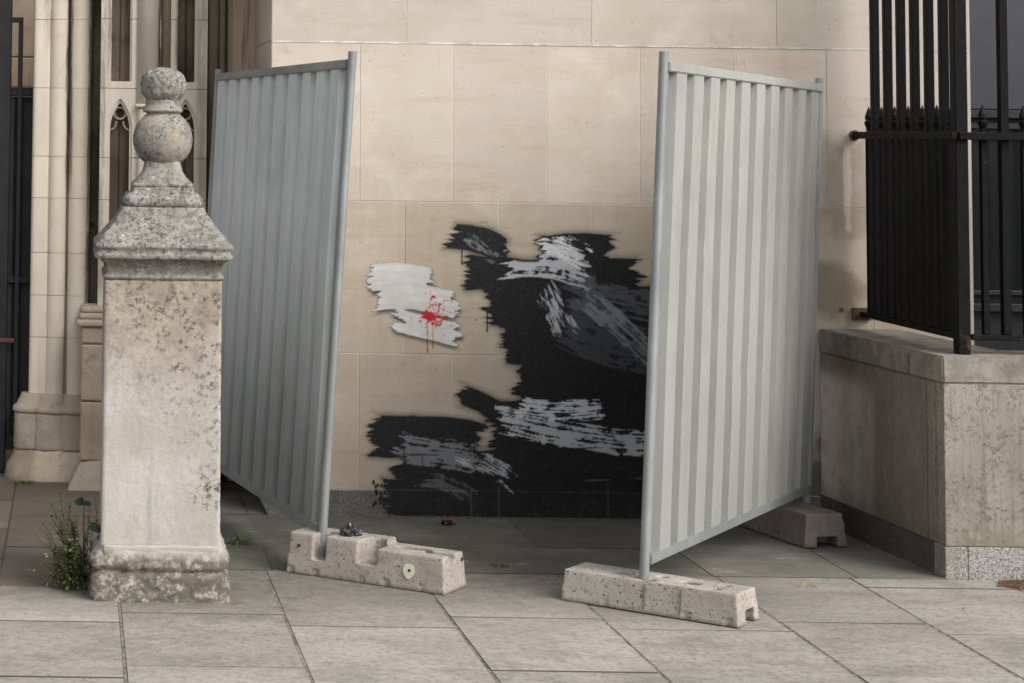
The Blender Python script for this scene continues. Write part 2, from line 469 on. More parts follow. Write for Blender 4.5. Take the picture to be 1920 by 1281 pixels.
M['bed'] = m_plain('sand_bed', (0.085, 0.072, 0.058), 0.95, 0.1, 0.4, 30)
M['ground'] = m_plain('asphalt', (0.06, 0.058, 0.056), 0.95, 0.2, 0.4, 3)
M['steel_l'] = m_steel('blue_grey_galvanised_sheet', (0.66, 0.70, 0.70), (0.56, 0.60, 0.60), 0.50, 0.05, 0.5, 0.8)
M['steel_r'] = m_steel('pale_grey_green_galvanised_sheet', (0.375, 0.378, 0.348), (0.32, 0.327, 0.308), 0.50, 0.1, 0.3, 0.35)
M['tube'] = m_steel('galvanised_tube', (0.33, 0.35, 0.345), (0.22, 0.235, 0.23), 0.5, 0.25, 0.3, 0.3)
M['conc'] = m_concrete('pale_pitted_concrete', (0.35, 0.316, 0.277), (0.42, 0.384, 0.342), 0.92)
M['conc2'] = m_concrete('pink_grey_concrete', (0.315, 0.277, 0.247), (0.385, 0.345, 0.31), 0.7)
M['conc3'] = m_concrete('brown_grey_concrete', (0.155, 0.13, 0.115), (0.19, 0.165, 0.148), 0.3)
M['iron'] = m_black_iron()
M['gate'] = m_plain('charcoal_gate_paint', (0.018, 0.018, 0.019), 0.5, 0.35, 0.4, 12)
M['gatepanel'] = m_plain('grey_gate_panel', (0.045, 0.045, 0.046), 0.55, 0.35, 0.3, 4)
M['winframe'] = m_plain('black_window_frame', (0.020, 0.020, 0.023), 0.4, 0.4, 0.3, 10)
M['winblind'] = m_plain('slate_blue_board', (0.048, 0.048, 0.060), 0.45, 0.4, 0.2, 3)
M['hole'] = m_plain('hole_shade_paint', (0.06, 0.05, 0.04), 0.95, 0.1, 0.3, 40)  # dark plugs drawn for bolt holes, hole shade put into the colour
M['cream'] = m_plain('cream_sticker', (0.62, 0.585, 0.48), 0.6, 0.3, 0.1, 20)
M['plastic'] = m_plain('black_plastic_bag', (0.022, 0.025, 0.030), 0.28, 0.5, 0.3, 20)
M['leaf'] = m_leaf('weed_leaf', (0.10, 0.15, 0.045), (0.17, 0.21, 0.085))
M['leafdark'] = m_leaf('dark_leaf', (0.022, 0.060, 0.035), (0.036, 0.085, 0.050))
M['leafred'] = m_leaf('red_brown_leaf', (0.13, 0.045, 0.028), (0.085, 0.050, 0.030))
M['stem'] = m_leaf('weed_stem', (0.060, 0.055, 0.030), (0.090, 0.060, 0.035))
M['dry'] = m_leaf('dry_leaf', (0.17, 0.085, 0.05), (0.12, 0.065, 0.04))
M['straw'] = m_leaf('straw', (0.34, 0.29, 0.17), (0.24, 0.22, 0.10))
M['petal'] = m_plain('petal', (0.66, 0.63, 0.56), 0.7, 0.2, 0.1, 30)
M['mud'] = m_plain('leaf_mould', (0.135, 0.085, 0.055), 0.95, 0.1, 0.6, 60)
M['pencil'] = m_plain('pencil_line', (0.16, 0.14, 0.12), 0.8, 0.1, 0.2, 30)
M['chalk'] = m_plain('chalk_line', (0.68, 0.63, 0.55), 0.9, 0.1, 0.1, 30)
M['paint'] = m_paint()


# ------------------------------------------------------------------ object helpers
def obj(name, mesh, mat=None, parent=None, smooth=False, color=None):
    if isinstance(mesh, bmesh.types.BMesh):
        me = bpy.data.meshes.new(name)
        mesh.normal_update()
        mesh.to_mesh(me)
        mesh.free()
    else:
        me = mesh
    if mat is not None:
        me.materials.clear()
        me.materials.append(mat)
    if smooth:
        me.polygons.foreach_set('use_smooth', [True] * len(me.polygons))
    o = bpy.data.objects.new(name, me)
    C.objects.link(o)
    if parent is not None:
        o.parent = parent
        if parent.parent is None:
            o.matrix_parent_inverse = Matrix.Translation(-parent.location)
    if color:
        o.color = color
    return o


def tag(o, label=None, cat=None, group=None, kind=None):
    if label: o['label'] = label
    if cat: o['category'] = cat
    if group: o['group'] = group
    if kind: o['kind'] = kind
    return o


def thing(name, label, cat, loc=(0, 0, 0), group=None):
    o = bpy.data.objects.new(name, None)
    C.objects.link(o)
    o.location = loc
    o.empty_display_size = 0.1
    return tag(o, label, cat, group)


def bm_new():
    return bmesh.new()


def box(bm, x0, x1, y0, y1, z0, z1, bev=0.0, seg=1):
    r = bmesh.ops.create_cube(bm, size=1.0)
    vs = r['verts']
    for v in vs:
        v.co = Vector(((x0 + x1) / 2 + v.co.x * (x1 - x0), (y0 + y1) / 2 + v.co.y * (y1 - y0), (z0 + z1) / 2 + v.co.z * (z1 - z0)))
    if bev:
        es = list({e for v in vs for e in v.link_edges})
        bmesh.ops.bevel(bm, geom=es, offset=bev, segments=seg, affect='EDGES', profile=0.5)
    return bm


def boxm(*a, **k):
    return box(bm_new(), *a, **k)


def hexa(bm, p):
    """p: 8 points, bottom four counter clockwise then top four"""
    vs = [bm.verts.new(q) for q in p]
    for f in ((3, 2, 1, 0), (4, 5, 6, 7), (0, 1, 5, 4), (1, 2, 6, 5), (2, 3, 7, 6), (3, 0, 4, 7)):
        bm.faces.new([vs[i] for i in f])
    return bm


def tube(bm, pts, rad, n=10, cap=True):
    rings = []
    pts = [Vector(p) for p in pts]
    for i, p in enumerate(pts):
        d = (pts[min(i + 1, len(pts) - 1)] - pts[max(i - 1, 0)]).normalized()
        a = d.orthogonal().normalized() if i == 0 else (rings[-1][1] - d * rings[-1][1].dot(d)).normalized()
        b = d.cross(a)
        r = rad[i] if isinstance(rad, (list, tuple)) else rad
        rings.append(([bm.verts.new(p + a * math.cos(t) * r + b * math.sin(t) * r) for t in [2 * math.pi * k / n for k in range(n)]], a))
    for i in range(len(rings) - 1):
        A, B = rings[i][0], rings[i + 1][0]
        for k in range(n):
            bm.faces.new((A[k], A[(k + 1) % n], B[(k + 1) % n], B[k]))
    if cap:
        bm.faces.new(list(reversed(rings[0][0])))
        bm.faces.new(rings[-1][0])
    return bm


def loft(bm, cx, cy, prof, n=64, step=0.02, cap=True):
    """rings of (half width, z, squareness): 2 is round, large is square"""
    P = []
    for i in range(len(prof) - 1):
        a, b = prof[i], prof[i + 1]
        d = math.hypot(b[0] - a[0], b[1] - a[1])
        k = max(1, int(d / step))
        for j in range(k):
            t = j / k
            P.append(tuple(a[q] * (1 - t) + b[q] * t for q in range(3)))
    P.append(prof[-1])
    rings = []
    for r, z, e in P:
        ring = []
        for k in range(n):
            t = 2 * math.pi * (k + 0.5) / n
            c, s = math.cos(t), math.sin(t)
            # even spacing along a square for square rings
            q = 1.0 / ((abs(c) ** e + abs(s) ** e) ** (1 / e))
            ring.append(bm.verts.new((cx + r * c * q, cy + r * s * q, z)))
        rings.append(ring)
    for A, B in zip(rings, rings[1:]):
        for k in range(n):
            bm.faces.new((A[k], A[(k + 1) % n], B[(k + 1) % n], B[k]))
    if cap:
        bm.faces.new(list(reversed(rings[0])))
        bm.faces.new(rings[-1])
    return bm


def rough_up(bm, amp, scale, amp2=0.0, scale2=60.0, seed=0.0):
    bm.normal_update()
    o = Vector((seed, seed * 1.7, seed * 0.3))
    mv = []
    for v in bm.verts:
        k = noise.fractal((v.co + o) * scale, 1.0, 2.0, 4) * amp
        if amp2:
            k += min(0, noise.noise((v.co + o) * scale2)) * amp2
        mv.append(v.normal * k)
    for v, d in zip(bm.verts, mv):
        v.co += d
    return bm


def apply_mods(o):
    dg = bpy.context.evaluated_depsgraph_get()
    me = bpy.data.meshes.new_from_object(o.evaluated_get(dg))
    return me


def boolean(base_bm, cutters, extra=None):
    """base minus cutters, as a mesh; extra(o) may add more modifiers"""
    o = obj('base', base_bm)
    cs = []
    for c in cutters:
        q = obj('cutter', c)
        cs.append(q)
        md = o.modifiers.new('cut', 'BOOLEAN')
        md.operation = 'DIFFERENCE'
        md.solver = 'EXACT'
        md.object = q
    if extra: extra(o)
    me = apply_mods(o)
    for q in cs + [o]:
        old = q.data
        bpy.data.objects.remove(q)
        bpy.data.meshes.remove(old)
    return me


# ------------------------------------------------------------------ ground
def slab_cells(cols, rowsf):
    for i, (x0, x1) in enumerate(zip(cols, cols[1:])):
        rows = rowsf(i)
        for y0, y1 in zip(rows, rows[1:]):
            yield x0, x1, y0, y1


def slab_obj(x0, x1, y0, y1, mat, parent, top=0.0, gap=0.0055, cross=0.0045):
    bm = boxm(x0 + gap, x1 - gap, y0 + cross, y1 - cross, top - 0.05, top, bev=0.0018)
    tx, ty, dz = random.gauss(0, 0.0016), random.gauss(0, 0.0016), random.uniform(-0.003, 0.0)
    for v in bm.verts:
        v.co.z += (v.co.x - (x0 + x1) / 2) * tx + (v.co.y - (y0 + y1) / 2) * ty + dz
        if v.co.z > top: v.co.z = top
    return obj('paving_slab', bm, mat, parent)


ground = obj('ground', boxm(-120, 120, -120, 120, -0.9, -0.06), M['ground'])
tag(ground, kind='structure')
pav = obj('pavement', boxm(-4, 8, 4.6, 9.262, -0.055, -0.016), M['bed'])
tag(pav, kind='structure')
cols = [-2.95, -2.3, -1.68, -1.06, -0.44, 0.19, 0.825, 1.465, 2.06, 2.745, 3.32, 3.96, 4.6, 5.24]


def rows_for(i):
    x = cols[i]
    a = [4.98, 5.8, 6.62, 7.42 + 0.01 * (i % 3), 8.24 + 0.012 * (i % 3)]
    b = [5.15, 5.96, 6.78, 7.6, 8.42]
    r = (a if i % 2 == 0 else b)
    if x < 0.1:
        r = r + ([8.876] if i % 2 == 0 else [8.876])
    else:
        r = r + ([9.08, 9.262] if (i % 2 == 0 and x > 2.5) else [9.262])
    return r


for x0, x1, y0, y1 in slab_cells(cols, rows_for):
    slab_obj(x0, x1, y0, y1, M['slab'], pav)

for x in cols[2:-1]:
    bm = boxm(x - 0.0048, x + 0.0048, 4.98, 8.874 if x < 0.18 else 9.26, -0.03, -0.0035)
    obj('joint_fill', bm, M['fill'], pav)

fore = obj('forecourt', boxm(-4, 3.75, 9.268, 13.2, -0.055, -0.005), M['slabdark'])
tag(fore, kind='structure')
fc = [0.19, 0.86, 1.505, 2.12, 2.74, 3.36, 3.745]
for i, (x0, x1) in enumerate(zip(fc, fc[1:])):
    ys = [9.268, 9.86, 10.59] if i % 2 else [9.268, 9.98, 10.59]
    if x0 < 0.9: ys = [9.268, 9.85, 10.6, 11.24]
    for y0, y1 in zip(ys, ys[1:]):
        xx = min(x1, 0.945) if y0 > 10.58 else x1
        slab_obj(x0, xx, y0, y1, M['slabdark'], fore, top=-0.002, gap=0.0028, cross=0.0015)
porch = obj('porch_floor', boxm(-4, 0.186, 8.882, 9.266, -0.055, -0.005), M['slabbrown'])
tag(porch, kind='structure')
px_ = [-2.6, -1.75, -0.95, -0.30, 0.186]
for i, (x0, x1) in enumerate(zip(px_, px_[1:])):
    ys = [8.882, 9.70, 10.5, 11.25, 12.1, 13.1] if i % 2 else [8.882, 9.42, 10.15, 10.9, 11.7, 12.4, 13.1]
    for y0, y1 in zip(ys, ys[1:]):
        slab_obj(x0, x1, y0, y1, M['slabbrown'], porch, top=-0.001, gap=0.0022, cross=0.0012)

# ------------------------------------------------------------------ ashlar wall
WY = 10.6
wall = obj('stone_wall', boxm(0.957, 4.428, WY + 0.0022, 11.55, -0.03, 4.36), M['mortar'])
tag(wall, 'tall pale limestone ashlar wall carrying the painting between the two steel hoardings', 'wall')
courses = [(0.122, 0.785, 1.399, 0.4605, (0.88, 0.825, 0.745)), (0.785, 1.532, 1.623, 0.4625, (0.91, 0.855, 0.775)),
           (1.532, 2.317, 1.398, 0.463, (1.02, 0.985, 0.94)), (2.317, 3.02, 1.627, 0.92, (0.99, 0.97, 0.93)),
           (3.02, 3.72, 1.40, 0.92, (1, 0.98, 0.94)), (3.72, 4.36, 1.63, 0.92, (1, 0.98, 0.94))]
for z0, z1, xs, st, tint in courses:  # lower courses tinted darker: weathering and hoarding shade put into the colour
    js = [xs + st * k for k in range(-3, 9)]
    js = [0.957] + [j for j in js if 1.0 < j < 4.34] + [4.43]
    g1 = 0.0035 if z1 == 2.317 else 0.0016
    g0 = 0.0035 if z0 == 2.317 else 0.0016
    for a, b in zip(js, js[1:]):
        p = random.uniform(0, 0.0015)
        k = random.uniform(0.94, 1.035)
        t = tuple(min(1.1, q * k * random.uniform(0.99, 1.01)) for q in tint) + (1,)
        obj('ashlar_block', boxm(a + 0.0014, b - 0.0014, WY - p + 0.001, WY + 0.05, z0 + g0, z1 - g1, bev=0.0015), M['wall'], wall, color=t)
    # return face towards the portal
    for y0, y1 in ((WY + 0.052, 11.05), (11.05, 11.55)):
        obj('ashlar_block', boxm(0.952, 0.99, y0, y1, z0 + g0, z1 - g1, bev=0.002), M['wall'], wall, color=(0.94, 0.90, 0.83, 1))
for a, b in ((0.957, 1.86), (1.86, 2.78), (2.78, 3.70)):
    obj('granite_skirting', boxm(a + 0.001, b - 0.001, WY - 0.006, WY + 0.05, -0.02, 0.1205, bev=0.002), M['granite_dark'], wall)


for x0, x1 in ((0.96, 1.62), (1.622, 2.55), (2.552, 3.46), (3.462, 4.42)):
    bm = boxm(x0, x1, WY - 0.0022, WY + 0.01, 2.3132, 2.3208)
    bmesh.ops.subdivide_edges(bm, edges=[e for e in bm.edges if abs(e.verts[0].co.x - e.verts[1].co.x) > 0.1], cuts=40)
    for v in bm.verts:
        v.co.z += 0.0018 * noise.noise(Vector((v.co.x * 23, v.co.z * 90, 1)))
    obj('mortar_joint', bm, M['joint'], wall)


def scribble(name, pts, mat, rad):
    bm = bm_new()
    for line in pts:
        tube(bm, [(x, WY - 0.0012, z) for x, z in line], rad, 6)
    for v in bm.verts:
        v.co.y = WY - 0.0014 + (v.co.y - WY + 0.0012) * 0.25
    return obj(name, bm, mat, wall)


L = []
for row, (z, x0, x1) in enumerate(((1.435, 1.99, 2.035), (1.405, 1.985, 2.07), (1.388, 1.985, 2.01))):
    x = x0
    ln = []
    while x < x1:
        ln.append((x, z + random.uniform(-0.007, 0.009)))
        x += random.uniform(0.002, 0.006)
    L.append(ln)
scribble('pencil_scribble', L, M['pencil'], 0.0009)
scribble('chalk_mark', [[(3.272, 2.285), (3.276, 2.232)], [(3.275, 2.25), (3.283, 2.256), (3.288, 2.25), (3.288, 2.236)],
                        [(3.30, 2.258), (3.303, 2.243), (3.316, 2.243)], [(3.313, 2.256), (3.315, 2.22)]], M['chalk'], 0.0022)
obj('wall_bolt', tube(bm_new(), [(3.775, WY - 0.004, 1.03), (3.775, WY + 0.01, 1.03)], 0.011, 8), M['soot'], wall)

# masonry over and beyond the window, left of the porch
far = obj('window_surround', boxm(4.435, 8.0, WY + 0.3, 11.4, 3.3, 4.36), M['wall'])
tag(far, 'pale stone head and jamb masonry framing the dark window behind the railings', 'masonry')
obj('jamb', boxm(6.2, 8.0, WY + 0.02, 11.4, 0, 3.298), M['wall'], far)

# ------------------------------------------------------------------ portal with shafts and blind tracery
portal = thing('stone_portal', 'pale gothic stone portal jamb with clustered shafts and blind lancets behind the gate pillar', 'portal', (0.1, 11.4, 0))
JO = [0.445, 0.746, 0.971, 1.199, 1.493, 1.718, 2.088, 2.46, 2.86, 3.3, 3.8, 4.3]


def shaft_col(x, y, r, prof='round', base=0.10):
    col = obj('column', tube(bm_new(), [(x, y, 0.44), (x, y, 4.3)], r - 0.004, 20), M['limerough'], portal, smooth=False)
    for z0, z1 in zip(JO, JO[1:]):
        bm = bm_new()
        if prof == 'round':
            loft(bm, x, y, [(r, z0 + 0.0012, 2), (r, z1 - 0.0012, 2)], 36, 1, cap=False)
        else:
            loft(bm, x, y, [(r, z0 + 0.0014, 5), (r, z1 - 0.0014, 5)], 36, 1, cap=False)
        k = random.uniform(0.94, 1.03)
        obj('drum', bm, M['lime'], col, smooth=True, color=(k, k * 0.99, k * 0.97, 1))
    return col


shaft_col(-0.195, 11.66, 0.052, 'square')
shaft_col(-0.108, 11.63, 0.050)
shaft_col(0.012, 11.62, 0.0575)
# slim fillet between the shafts, sooty hollows behind
bf = bm_new()
tube(bf, [(-0.052, 11.66, 0.44), (-0.052, 11.66, 4.3)], 0.008, 8)
obj('fillet', bf, M['lime'], portal)
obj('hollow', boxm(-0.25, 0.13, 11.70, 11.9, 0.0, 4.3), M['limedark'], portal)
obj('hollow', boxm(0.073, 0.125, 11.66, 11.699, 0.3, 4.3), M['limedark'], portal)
# bases: bell, drum and sloping foot under each shaft
for x, y, rb, n in ((-0.215, 11.66, 0.096, 8), (-0.115, 11.62, 0.092, 8), (0.015, 11.615, 0.098, 8)):
    bm = bm_new()
    loft(bm, x, y, [(rb * 1.62, -0.02, 3), (rb * 1.60, 0.03, 3), (rb * 1.10, 0.150, 3)], 32, 0.02)
    rough_up(bm, 0.010, 12, 0.012, 30, seed=x * 9)
    obj('foot', bm, M['limerough'] if x < 0 and x < -0.2 else M['limerough'], portal, smooth=True, color=((1.25, 1.22, 1.16, 1) if x > -0.2 else (0.85, 0.82, 0.78, 1)))
    bm = bm_new()
    loft(bm, x, y, [(rb * 1.08, 0.152, 3), (rb * 1.12, 0.165, 3), (rb * 1.12, 0.33, 3), (rb * 1.09, 0.345, 3)], 32, 0.02)
    rough_up(bm, 0.004, 14, 0.004, 40, seed=x * 5)
    obj('drum', bm, M['limerough'], portal, smooth=True)
    bm = bm_new()
    loft(bm, x, y, [(rb * 1.16, 0.347, 2.6), (rb * 1.22, 0.358, 2.6), (rb * 1.20, 0.372, 2.5), (rb * 1.0, 0.39, 2.4), (rb * 0.82, 0.425, 2.2), (rb * 0.72, 0.446, 2)], 32, 0.01)
    rough_up(bm, 0.003, 20, seed=x * 3)
    obj('bell_moulding', bm, M['limerough'], portal, smooth=True)


def lancet(xc, h, z0, zs, za, y0, y1):
    """pointed arch prism"""
    bm = bm_new()
    pts = [(xc - h, z0), (xc + h, z0)]
    n = 8
    R = ((za - zs) ** 2 + h * h) / (2 * h)
    for side in (1, -1):
        arc = []
        for k in range(n + 1):
            a = math.asin((za - zs) / R) * k / n
            arc.append((xc + side * (h - R + R * math.cos(a)), zs + R * math.sin(a)))
        pts += arc if side == 1 else arc[::-1][1:]
    out = []
    for p in pts:
        if not out or (abs(p[0] - out[-1][0]) + abs(p[1] - out[-1][1])) > 1e-5: out.append(p)
    A = [bm.verts.new((x, y0, z)) for x, z in out]
    B = [bm.verts.new((x, y1, z)) for x, z in out]
    bm.faces.new(A)
    bm.faces.new(B[::-1])
    for k in range(len(A)):
        bm.faces.new((A[k], B[k], B[(k + 1) % len(A)], A[(k + 1) % len(A)]))
    bmesh.ops.recalc_face_normals(bm, faces=bm.faces)
    return bm


BX0, BX1, BY = 0.118, 0.688, 11.43
cut = []
for xc, h in ((0.224, 0.066), (0.575, 0.062)):
    cut.append(lancet(xc, h, 1.03, 1.865, 2.035, BY - 0.1, BY + 0.016))
    cut.append(lancet(xc, h - 0.014, 1.045, 1.865, 2.012, BY - 0.1, BY + 0.075))
    cut.append(boxm(xc - h + 0.006, xc + h - 0.006, BY - 0.1, BY + 0.015, 2.125, 5))
    cut.append(boxm(xc - h + 0.016, xc + h - 0.016, BY - 0.1, BY + 0.075, 2.125, 5))
body = boolean(boxm(BX0, BX1, BY, 11.78, 0.93, 4.3), cut)
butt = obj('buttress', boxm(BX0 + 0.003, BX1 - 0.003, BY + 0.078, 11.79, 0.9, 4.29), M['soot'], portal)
cuts = [0.93, 1.199, 1.493, 1.718, 2.088, 2.46, 2.86, 3.3, 4.3]
for z0, z1 in zip(cuts, cuts[1:]):
    bm = bm_new()
    bm.from_mesh(body)
    for z, s in ((z0 + 0.0015, -1), (z1 - 0.0015, 1)):
        r = bmesh.ops.bisect_plane(bm, geom=bm.verts[:] + bm.edges[:] + bm.faces[:], plane_co=(0, 0, z), plane_no=(0, 0, s), clear_outer=True)
        ed = [e for e in r['geom_cut'] if isinstance(e, bmesh.types.BMEdge)]
        try:
            bmesh.ops.edgeloop_fill(bm, edges=ed)
        except Exception:
            pass
    k = random.uniform(0.96, 1.03)
    obj('ashlar', bm, M['lime'], butt, color=(k, k, k * 0.99, 1))
for xc, h in ((0.224, 0.052), (0.575, 0.048)):
    for z0, z1 in ((1.03, 2.03), (2.115, 4.2)):
        bm = bm_new()
        n = 1
        y = BY + 0.074
        P = [(xc - h - 0.004, y - 0.022), (xc - h + 0.012, y - 0.006), (xc - 0.006, y - 0.004), (xc, y - 0.016), (xc + 0.006, y - 0.004), (xc + h - 0.012, y - 0.006), (xc + h + 0.004, y - 0.022)]
        A = [bm.verts.new((p[0], p[1], z0)) for p in P]
        B = [bm.verts.new((p[0], p[1], z1)) for p in P]
        for k in range(len(P) - 1):
            bm.faces.new((A[k], A[k + 1], B[k + 1], B[k]))
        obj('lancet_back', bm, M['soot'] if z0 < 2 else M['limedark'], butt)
    # oculus ring and cusps in the head of the lancet
    bm = bm_new()
    ring = [(xc + 0.031 * math.cos(t), BY + 0.036, 1.955 + 0.031 * math.sin(t)) for t in np.linspace(0, 2 * math.pi, 25)]
    tube(bm, ring, 0.0065, 6, cap=False)
    for s in (-1, 1):
        arc = [(xc + s * (0.052 - 0.034 * math.sin(t)), BY + 0.036, 1.865 + 0.06 * (1 - math.cos(t)) / 1.2) for t in np.linspace(0, 1.5, 8)]
        tube(bm, arc, 0.005, 5)
    obj('tracery', bm, M['limerough'], butt, smooth=True)
# middle pilaster with a small ledge, sooty streak beside it
for z0, z1 in ((0.93, 1.199), (1.202, 1.493), (1.496, 1.718), (1.721, 1.985)):
    obj('pilaster', boxm(0.322, 0.476, BY - 0.045, BY + 0.01, z0, z1, bev=0.012), M['lime'], butt)
obj('ledge', boxm(0.306, 0.492, BY - 0.062, BY + 0.01, 1.987, 2.005, bev=0.005), M['lime'], butt)
bm = bm_new()
tube(bm, [(0.372, BY + 0.005, 2.0), (0.372, BY + 0.005, 4.3)], 0.062, 20)
obj('shaft', bm, M['lime'], butt, smooth=True)
obj('shaft', tube(bm_new(), [(0.466, BY + 0.004, 2.0), (0.466, BY + 0.004, 4.3)], 0.026, 12), M['limebrown'], butt, smooth=True)
# pedestal under the buttress
ped = obj('pedestal', boxm(0.04, 0.70, 11.285, 11.8, -0.02, 0.845), M['limedark'], portal)
for z0, z1 in ((0.14, 0.445), (0.448, 0.742), (0.745, 0.835)):
    bm = boxm(0.034, 0.705, 11.275, 11.6, z0 + 0.0015, z1 - 0.0015, bev=0.008)
    bmesh.ops.subdivide_edges(bm, edges=bm.edges[:], cuts=6, use_grid_fill=True)
    rough_up(bm, 0.003, 14, 0.003, 40, seed=z0)
    obj('ashlar', bm, M['limerough'], ped, color=(0.95, 0.90, 0.86, 1))
bm = bm_new()
hexa(bm, [(-0.03, 11.20, -0.01), (0.76, 11.20, -0.01), (0.76, 11.6, -0.01), (-0.03, 11.6, -0.01), (0.034, 11.27, 0.138), (0.705, 11.27, 0.138), (0.705, 11.6, 0.138), (0.034, 11.6, 0.138)])
bmesh.ops.subdivide_edges(bm, edges=bm.edges[:], cuts=10, use_grid_fill=True)
rough_up(bm, 0.010, 9, 0.008, 30, seed=3)
obj('foot', bm, M['limerough'], ped, smooth=True)
for z, o, h in ((0.837, 0.028, 0.034), (0.872, 0.014, 0.03), (0.903, 0.004, 0.03)):
    obj('offset_moulding', boxm(0.034 - o, 0.705 + o, 11.275 - o + (z - 0.83) * 0.9, 11.6, z, z + h, bev=0.011, seg=2), M['limerough'], ped, smooth=False)
# recess between the buttress and the wall
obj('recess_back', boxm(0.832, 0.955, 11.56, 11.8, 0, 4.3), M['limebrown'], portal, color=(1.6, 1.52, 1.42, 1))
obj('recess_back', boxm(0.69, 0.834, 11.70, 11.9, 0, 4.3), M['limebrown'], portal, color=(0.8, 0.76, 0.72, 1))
bm = bm_new()
tube(bm, [(0.832, 11.59, 0), (0.832, 11.59, 4.3)], 0.026, 12)
obj('recess_shaft', bm, M['limebrown'], portal, smooth=True)
for x, r_ in ((0.735, 0.030), (0.785, 0.018)):
    obj('recess_shaft', tube(bm_new(), [(x, 11.68, 0), (x, 11.68, 4.3)], r_, 12), M['limebrown'], portal, smooth=True)
# porch back wall and the far jamb of the opening
for z0, z1 in ((0, 0.78), (0.78, 1.5), (1.5, 2.30), (2.305, 3.1), (3.1, 4.3)):
    obj('ashlar', boxm(-3.6, 0.4, 13.1, 13.3, z0 + 0.002, z1 - 0.002, bev=0.004), M['limebrown'], portal, color=(1.55, 1.5, 1.45, 1))
obj('ashlar_ledge', boxm(-3.6, 0.3, 12.75, 13.1, 1.98, 2.12), M['limebrown'], portal)
obj('far_jamb', boxm(-3.4, -2.5, 11.3, 13.1, 0, 4.3), M['lime'], portal)

# ------------------------------------------------------------------ gate at the left edge
gate = thing('metal_gate', 'dark charcoal metal gate with solid lower panels beside the portal shafts', 'gate', (-0.9, 11.85, 0))
GY = 11.80
obj('gate_post', boxm(-0.475, -0.372, GY - 0.06, GY + 0.05, 0, 3.2, bev=0.004), M['gate'], gate)
obj('gate_post', boxm(-2.48, -2.40, GY - 0.06, GY + 0.05, 0, 3.2, bev=0.004), M['gate'], gate)
bm = bm_new()
xs = np.arange(-2.38, -0.18, 0.052)
prev = None
for i, x in enumerate(xs):
    y = GY + (0.0 if (i // 2) % 2 else 0.03)
    cur = (bm.verts.new((x, y, 0.20)), bm.verts.new((x, y, 2.04)))
    if prev: bm.faces.new((prev[0], cur[0], cur[1], prev[1]))
    prev = cur
obj('lower_panel', bm, M['gatepanel'], gate)
for z0, z1 in ((2.045, 2.09), (0.12, 0.2), (1.02, 1.06)):
    obj('rail', boxm(-2.40, -0.25, GY - 0.03, GY + 0.02, z0, z1, bev=0.004), M['gate'], gate)
for x in (-0.335, -0.62, -0.9, -1.18, -1.46, -1.74, -2.02, -2.3):
    obj('bar', boxm(x, x + 0.026, GY - 0.045, GY - 0.012, 0.2, 2.45, bev=0.003), M['gate'], gate)
obj('top_rail', boxm(-2.40, -0.309, GY - 0.045, GY - 0.012, 2.45, 2.478, bev=0.004), M['gate'], gate)
obj('latch', boxm(-0.45, -0.33, GY - 0.075, GY - 0.045, 0.70, 0.725, bev=0.004), M['leafred'], gate)

# ------------------------------------------------------------------ stone gate pillar
PX, PY = 0.352, 8.88
pil = thing('gate_pillar', 'weathered lichen spotted stone gate pillar topped by a ball finial', 'pillar', (PX, PY, 0))


def pil_part(name, prof, n=96, step=0.012, amp=0.002, sc=10, amp2=0.0, sc2=45, seed=1):
    bm = bm_new()
    loft(bm, PX, PY, prof, n, step)
    rough_up(bm, amp, sc, amp2, sc2, seed)
    return obj(name, bm, M['pillar'], pil, smooth=True)


SQ = 26
pil_part('base', [(0.276, -0.02, 18), (0.279, 0.02, 16), (0.276, 0.10, 18), (0.268, 0.108, 20), (0.262, 0.112, 20), (0.264, 0.117, 20), (0.274, 0.124, 16), (0.279, 0.145, 14),
                  (0.276, 0.168, 14), (0.262, 0.188, 18), (0.249, 0.198, 22), (0.246, 0.214, 24), (0.23, 0.216, 24)], 128, 0.008, 0.008, 11, 0.012, 38, 2)
pil_part('shaft', [(0.238, 0.205, 160), (0.2365, 0.6, 160), (0.236, 1.262, 160)], 240, 0.012, 0.0018, 7, 0.003, 60, 5)
pil_part('neck_moulding', [(0.228, 1.258, 40), (0.240, 1.266, 30), (0.246, 1.274, 30), (0.241, 1.284, 40), (0.236, 1.290, 60), (0.236, 1.312, 60), (0.241, 1.330, 60), (0.252, 1.342, 60), (0.266, 1.347, 60), (0.25, 1.349, 60)],
         128, 0.005, 0.0015, 14, 0.002, 60, 8)
pil_part('cap', [(0.255, 1.346, 60), (0.274, 1.347, 60), (0.2785, 1.352, 50), (0.2785, 1.366, 50), (0.272, 1.371, 60), (0.272, 1.386, 60), (0.279, 1.391, 50), (0.280, 1.402, 40), (0.274, 1.410, 36),
                 (0.245, 1.442, 36), (0.205, 1.488, 36), (0.178, 1.528, 34), (0.166, 1.552, 34), (0.15, 1.553, 34)], 128, 0.007, 0.003, 16, 0.005, 55, 4)
pil_part('finial_plinth', [(0.145, 1.548, 14), (0.158, 1.556, 12), (0.163, 1.570, 10), (0.160, 1.588, 11), (0.148, 1.603, 14), (0.130, 1.612, 20), (0.127, 1.618, 24), (0.127, 1.632, 24), (0.11, 1.634, 24)], 96, 0.005, 0.004, 18, 0.004, 60, 6)
pil_part('finial_foot', [(0.120, 1.630, 20), (0.127, 1.636, 20), (0.126, 1.646, 16), (0.112, 1.658, 10), (0.094, 1.678, 7), (0.082, 1.700, 5), (0.076, 1.728, 4), (0.07, 1.74, 4)], 96, 0.006, 0.0015, 18, 0.002, 60, 7)
ball = [(0.062, 1.722, 2)]
for k in range(1, 24):
    t = math.pi * k / 24
    z, r = 1.829 - 0.124 * math.cos(t), 0.124 * math.sin(t)
    if r > 0.074: ball.append((r, z, 2))
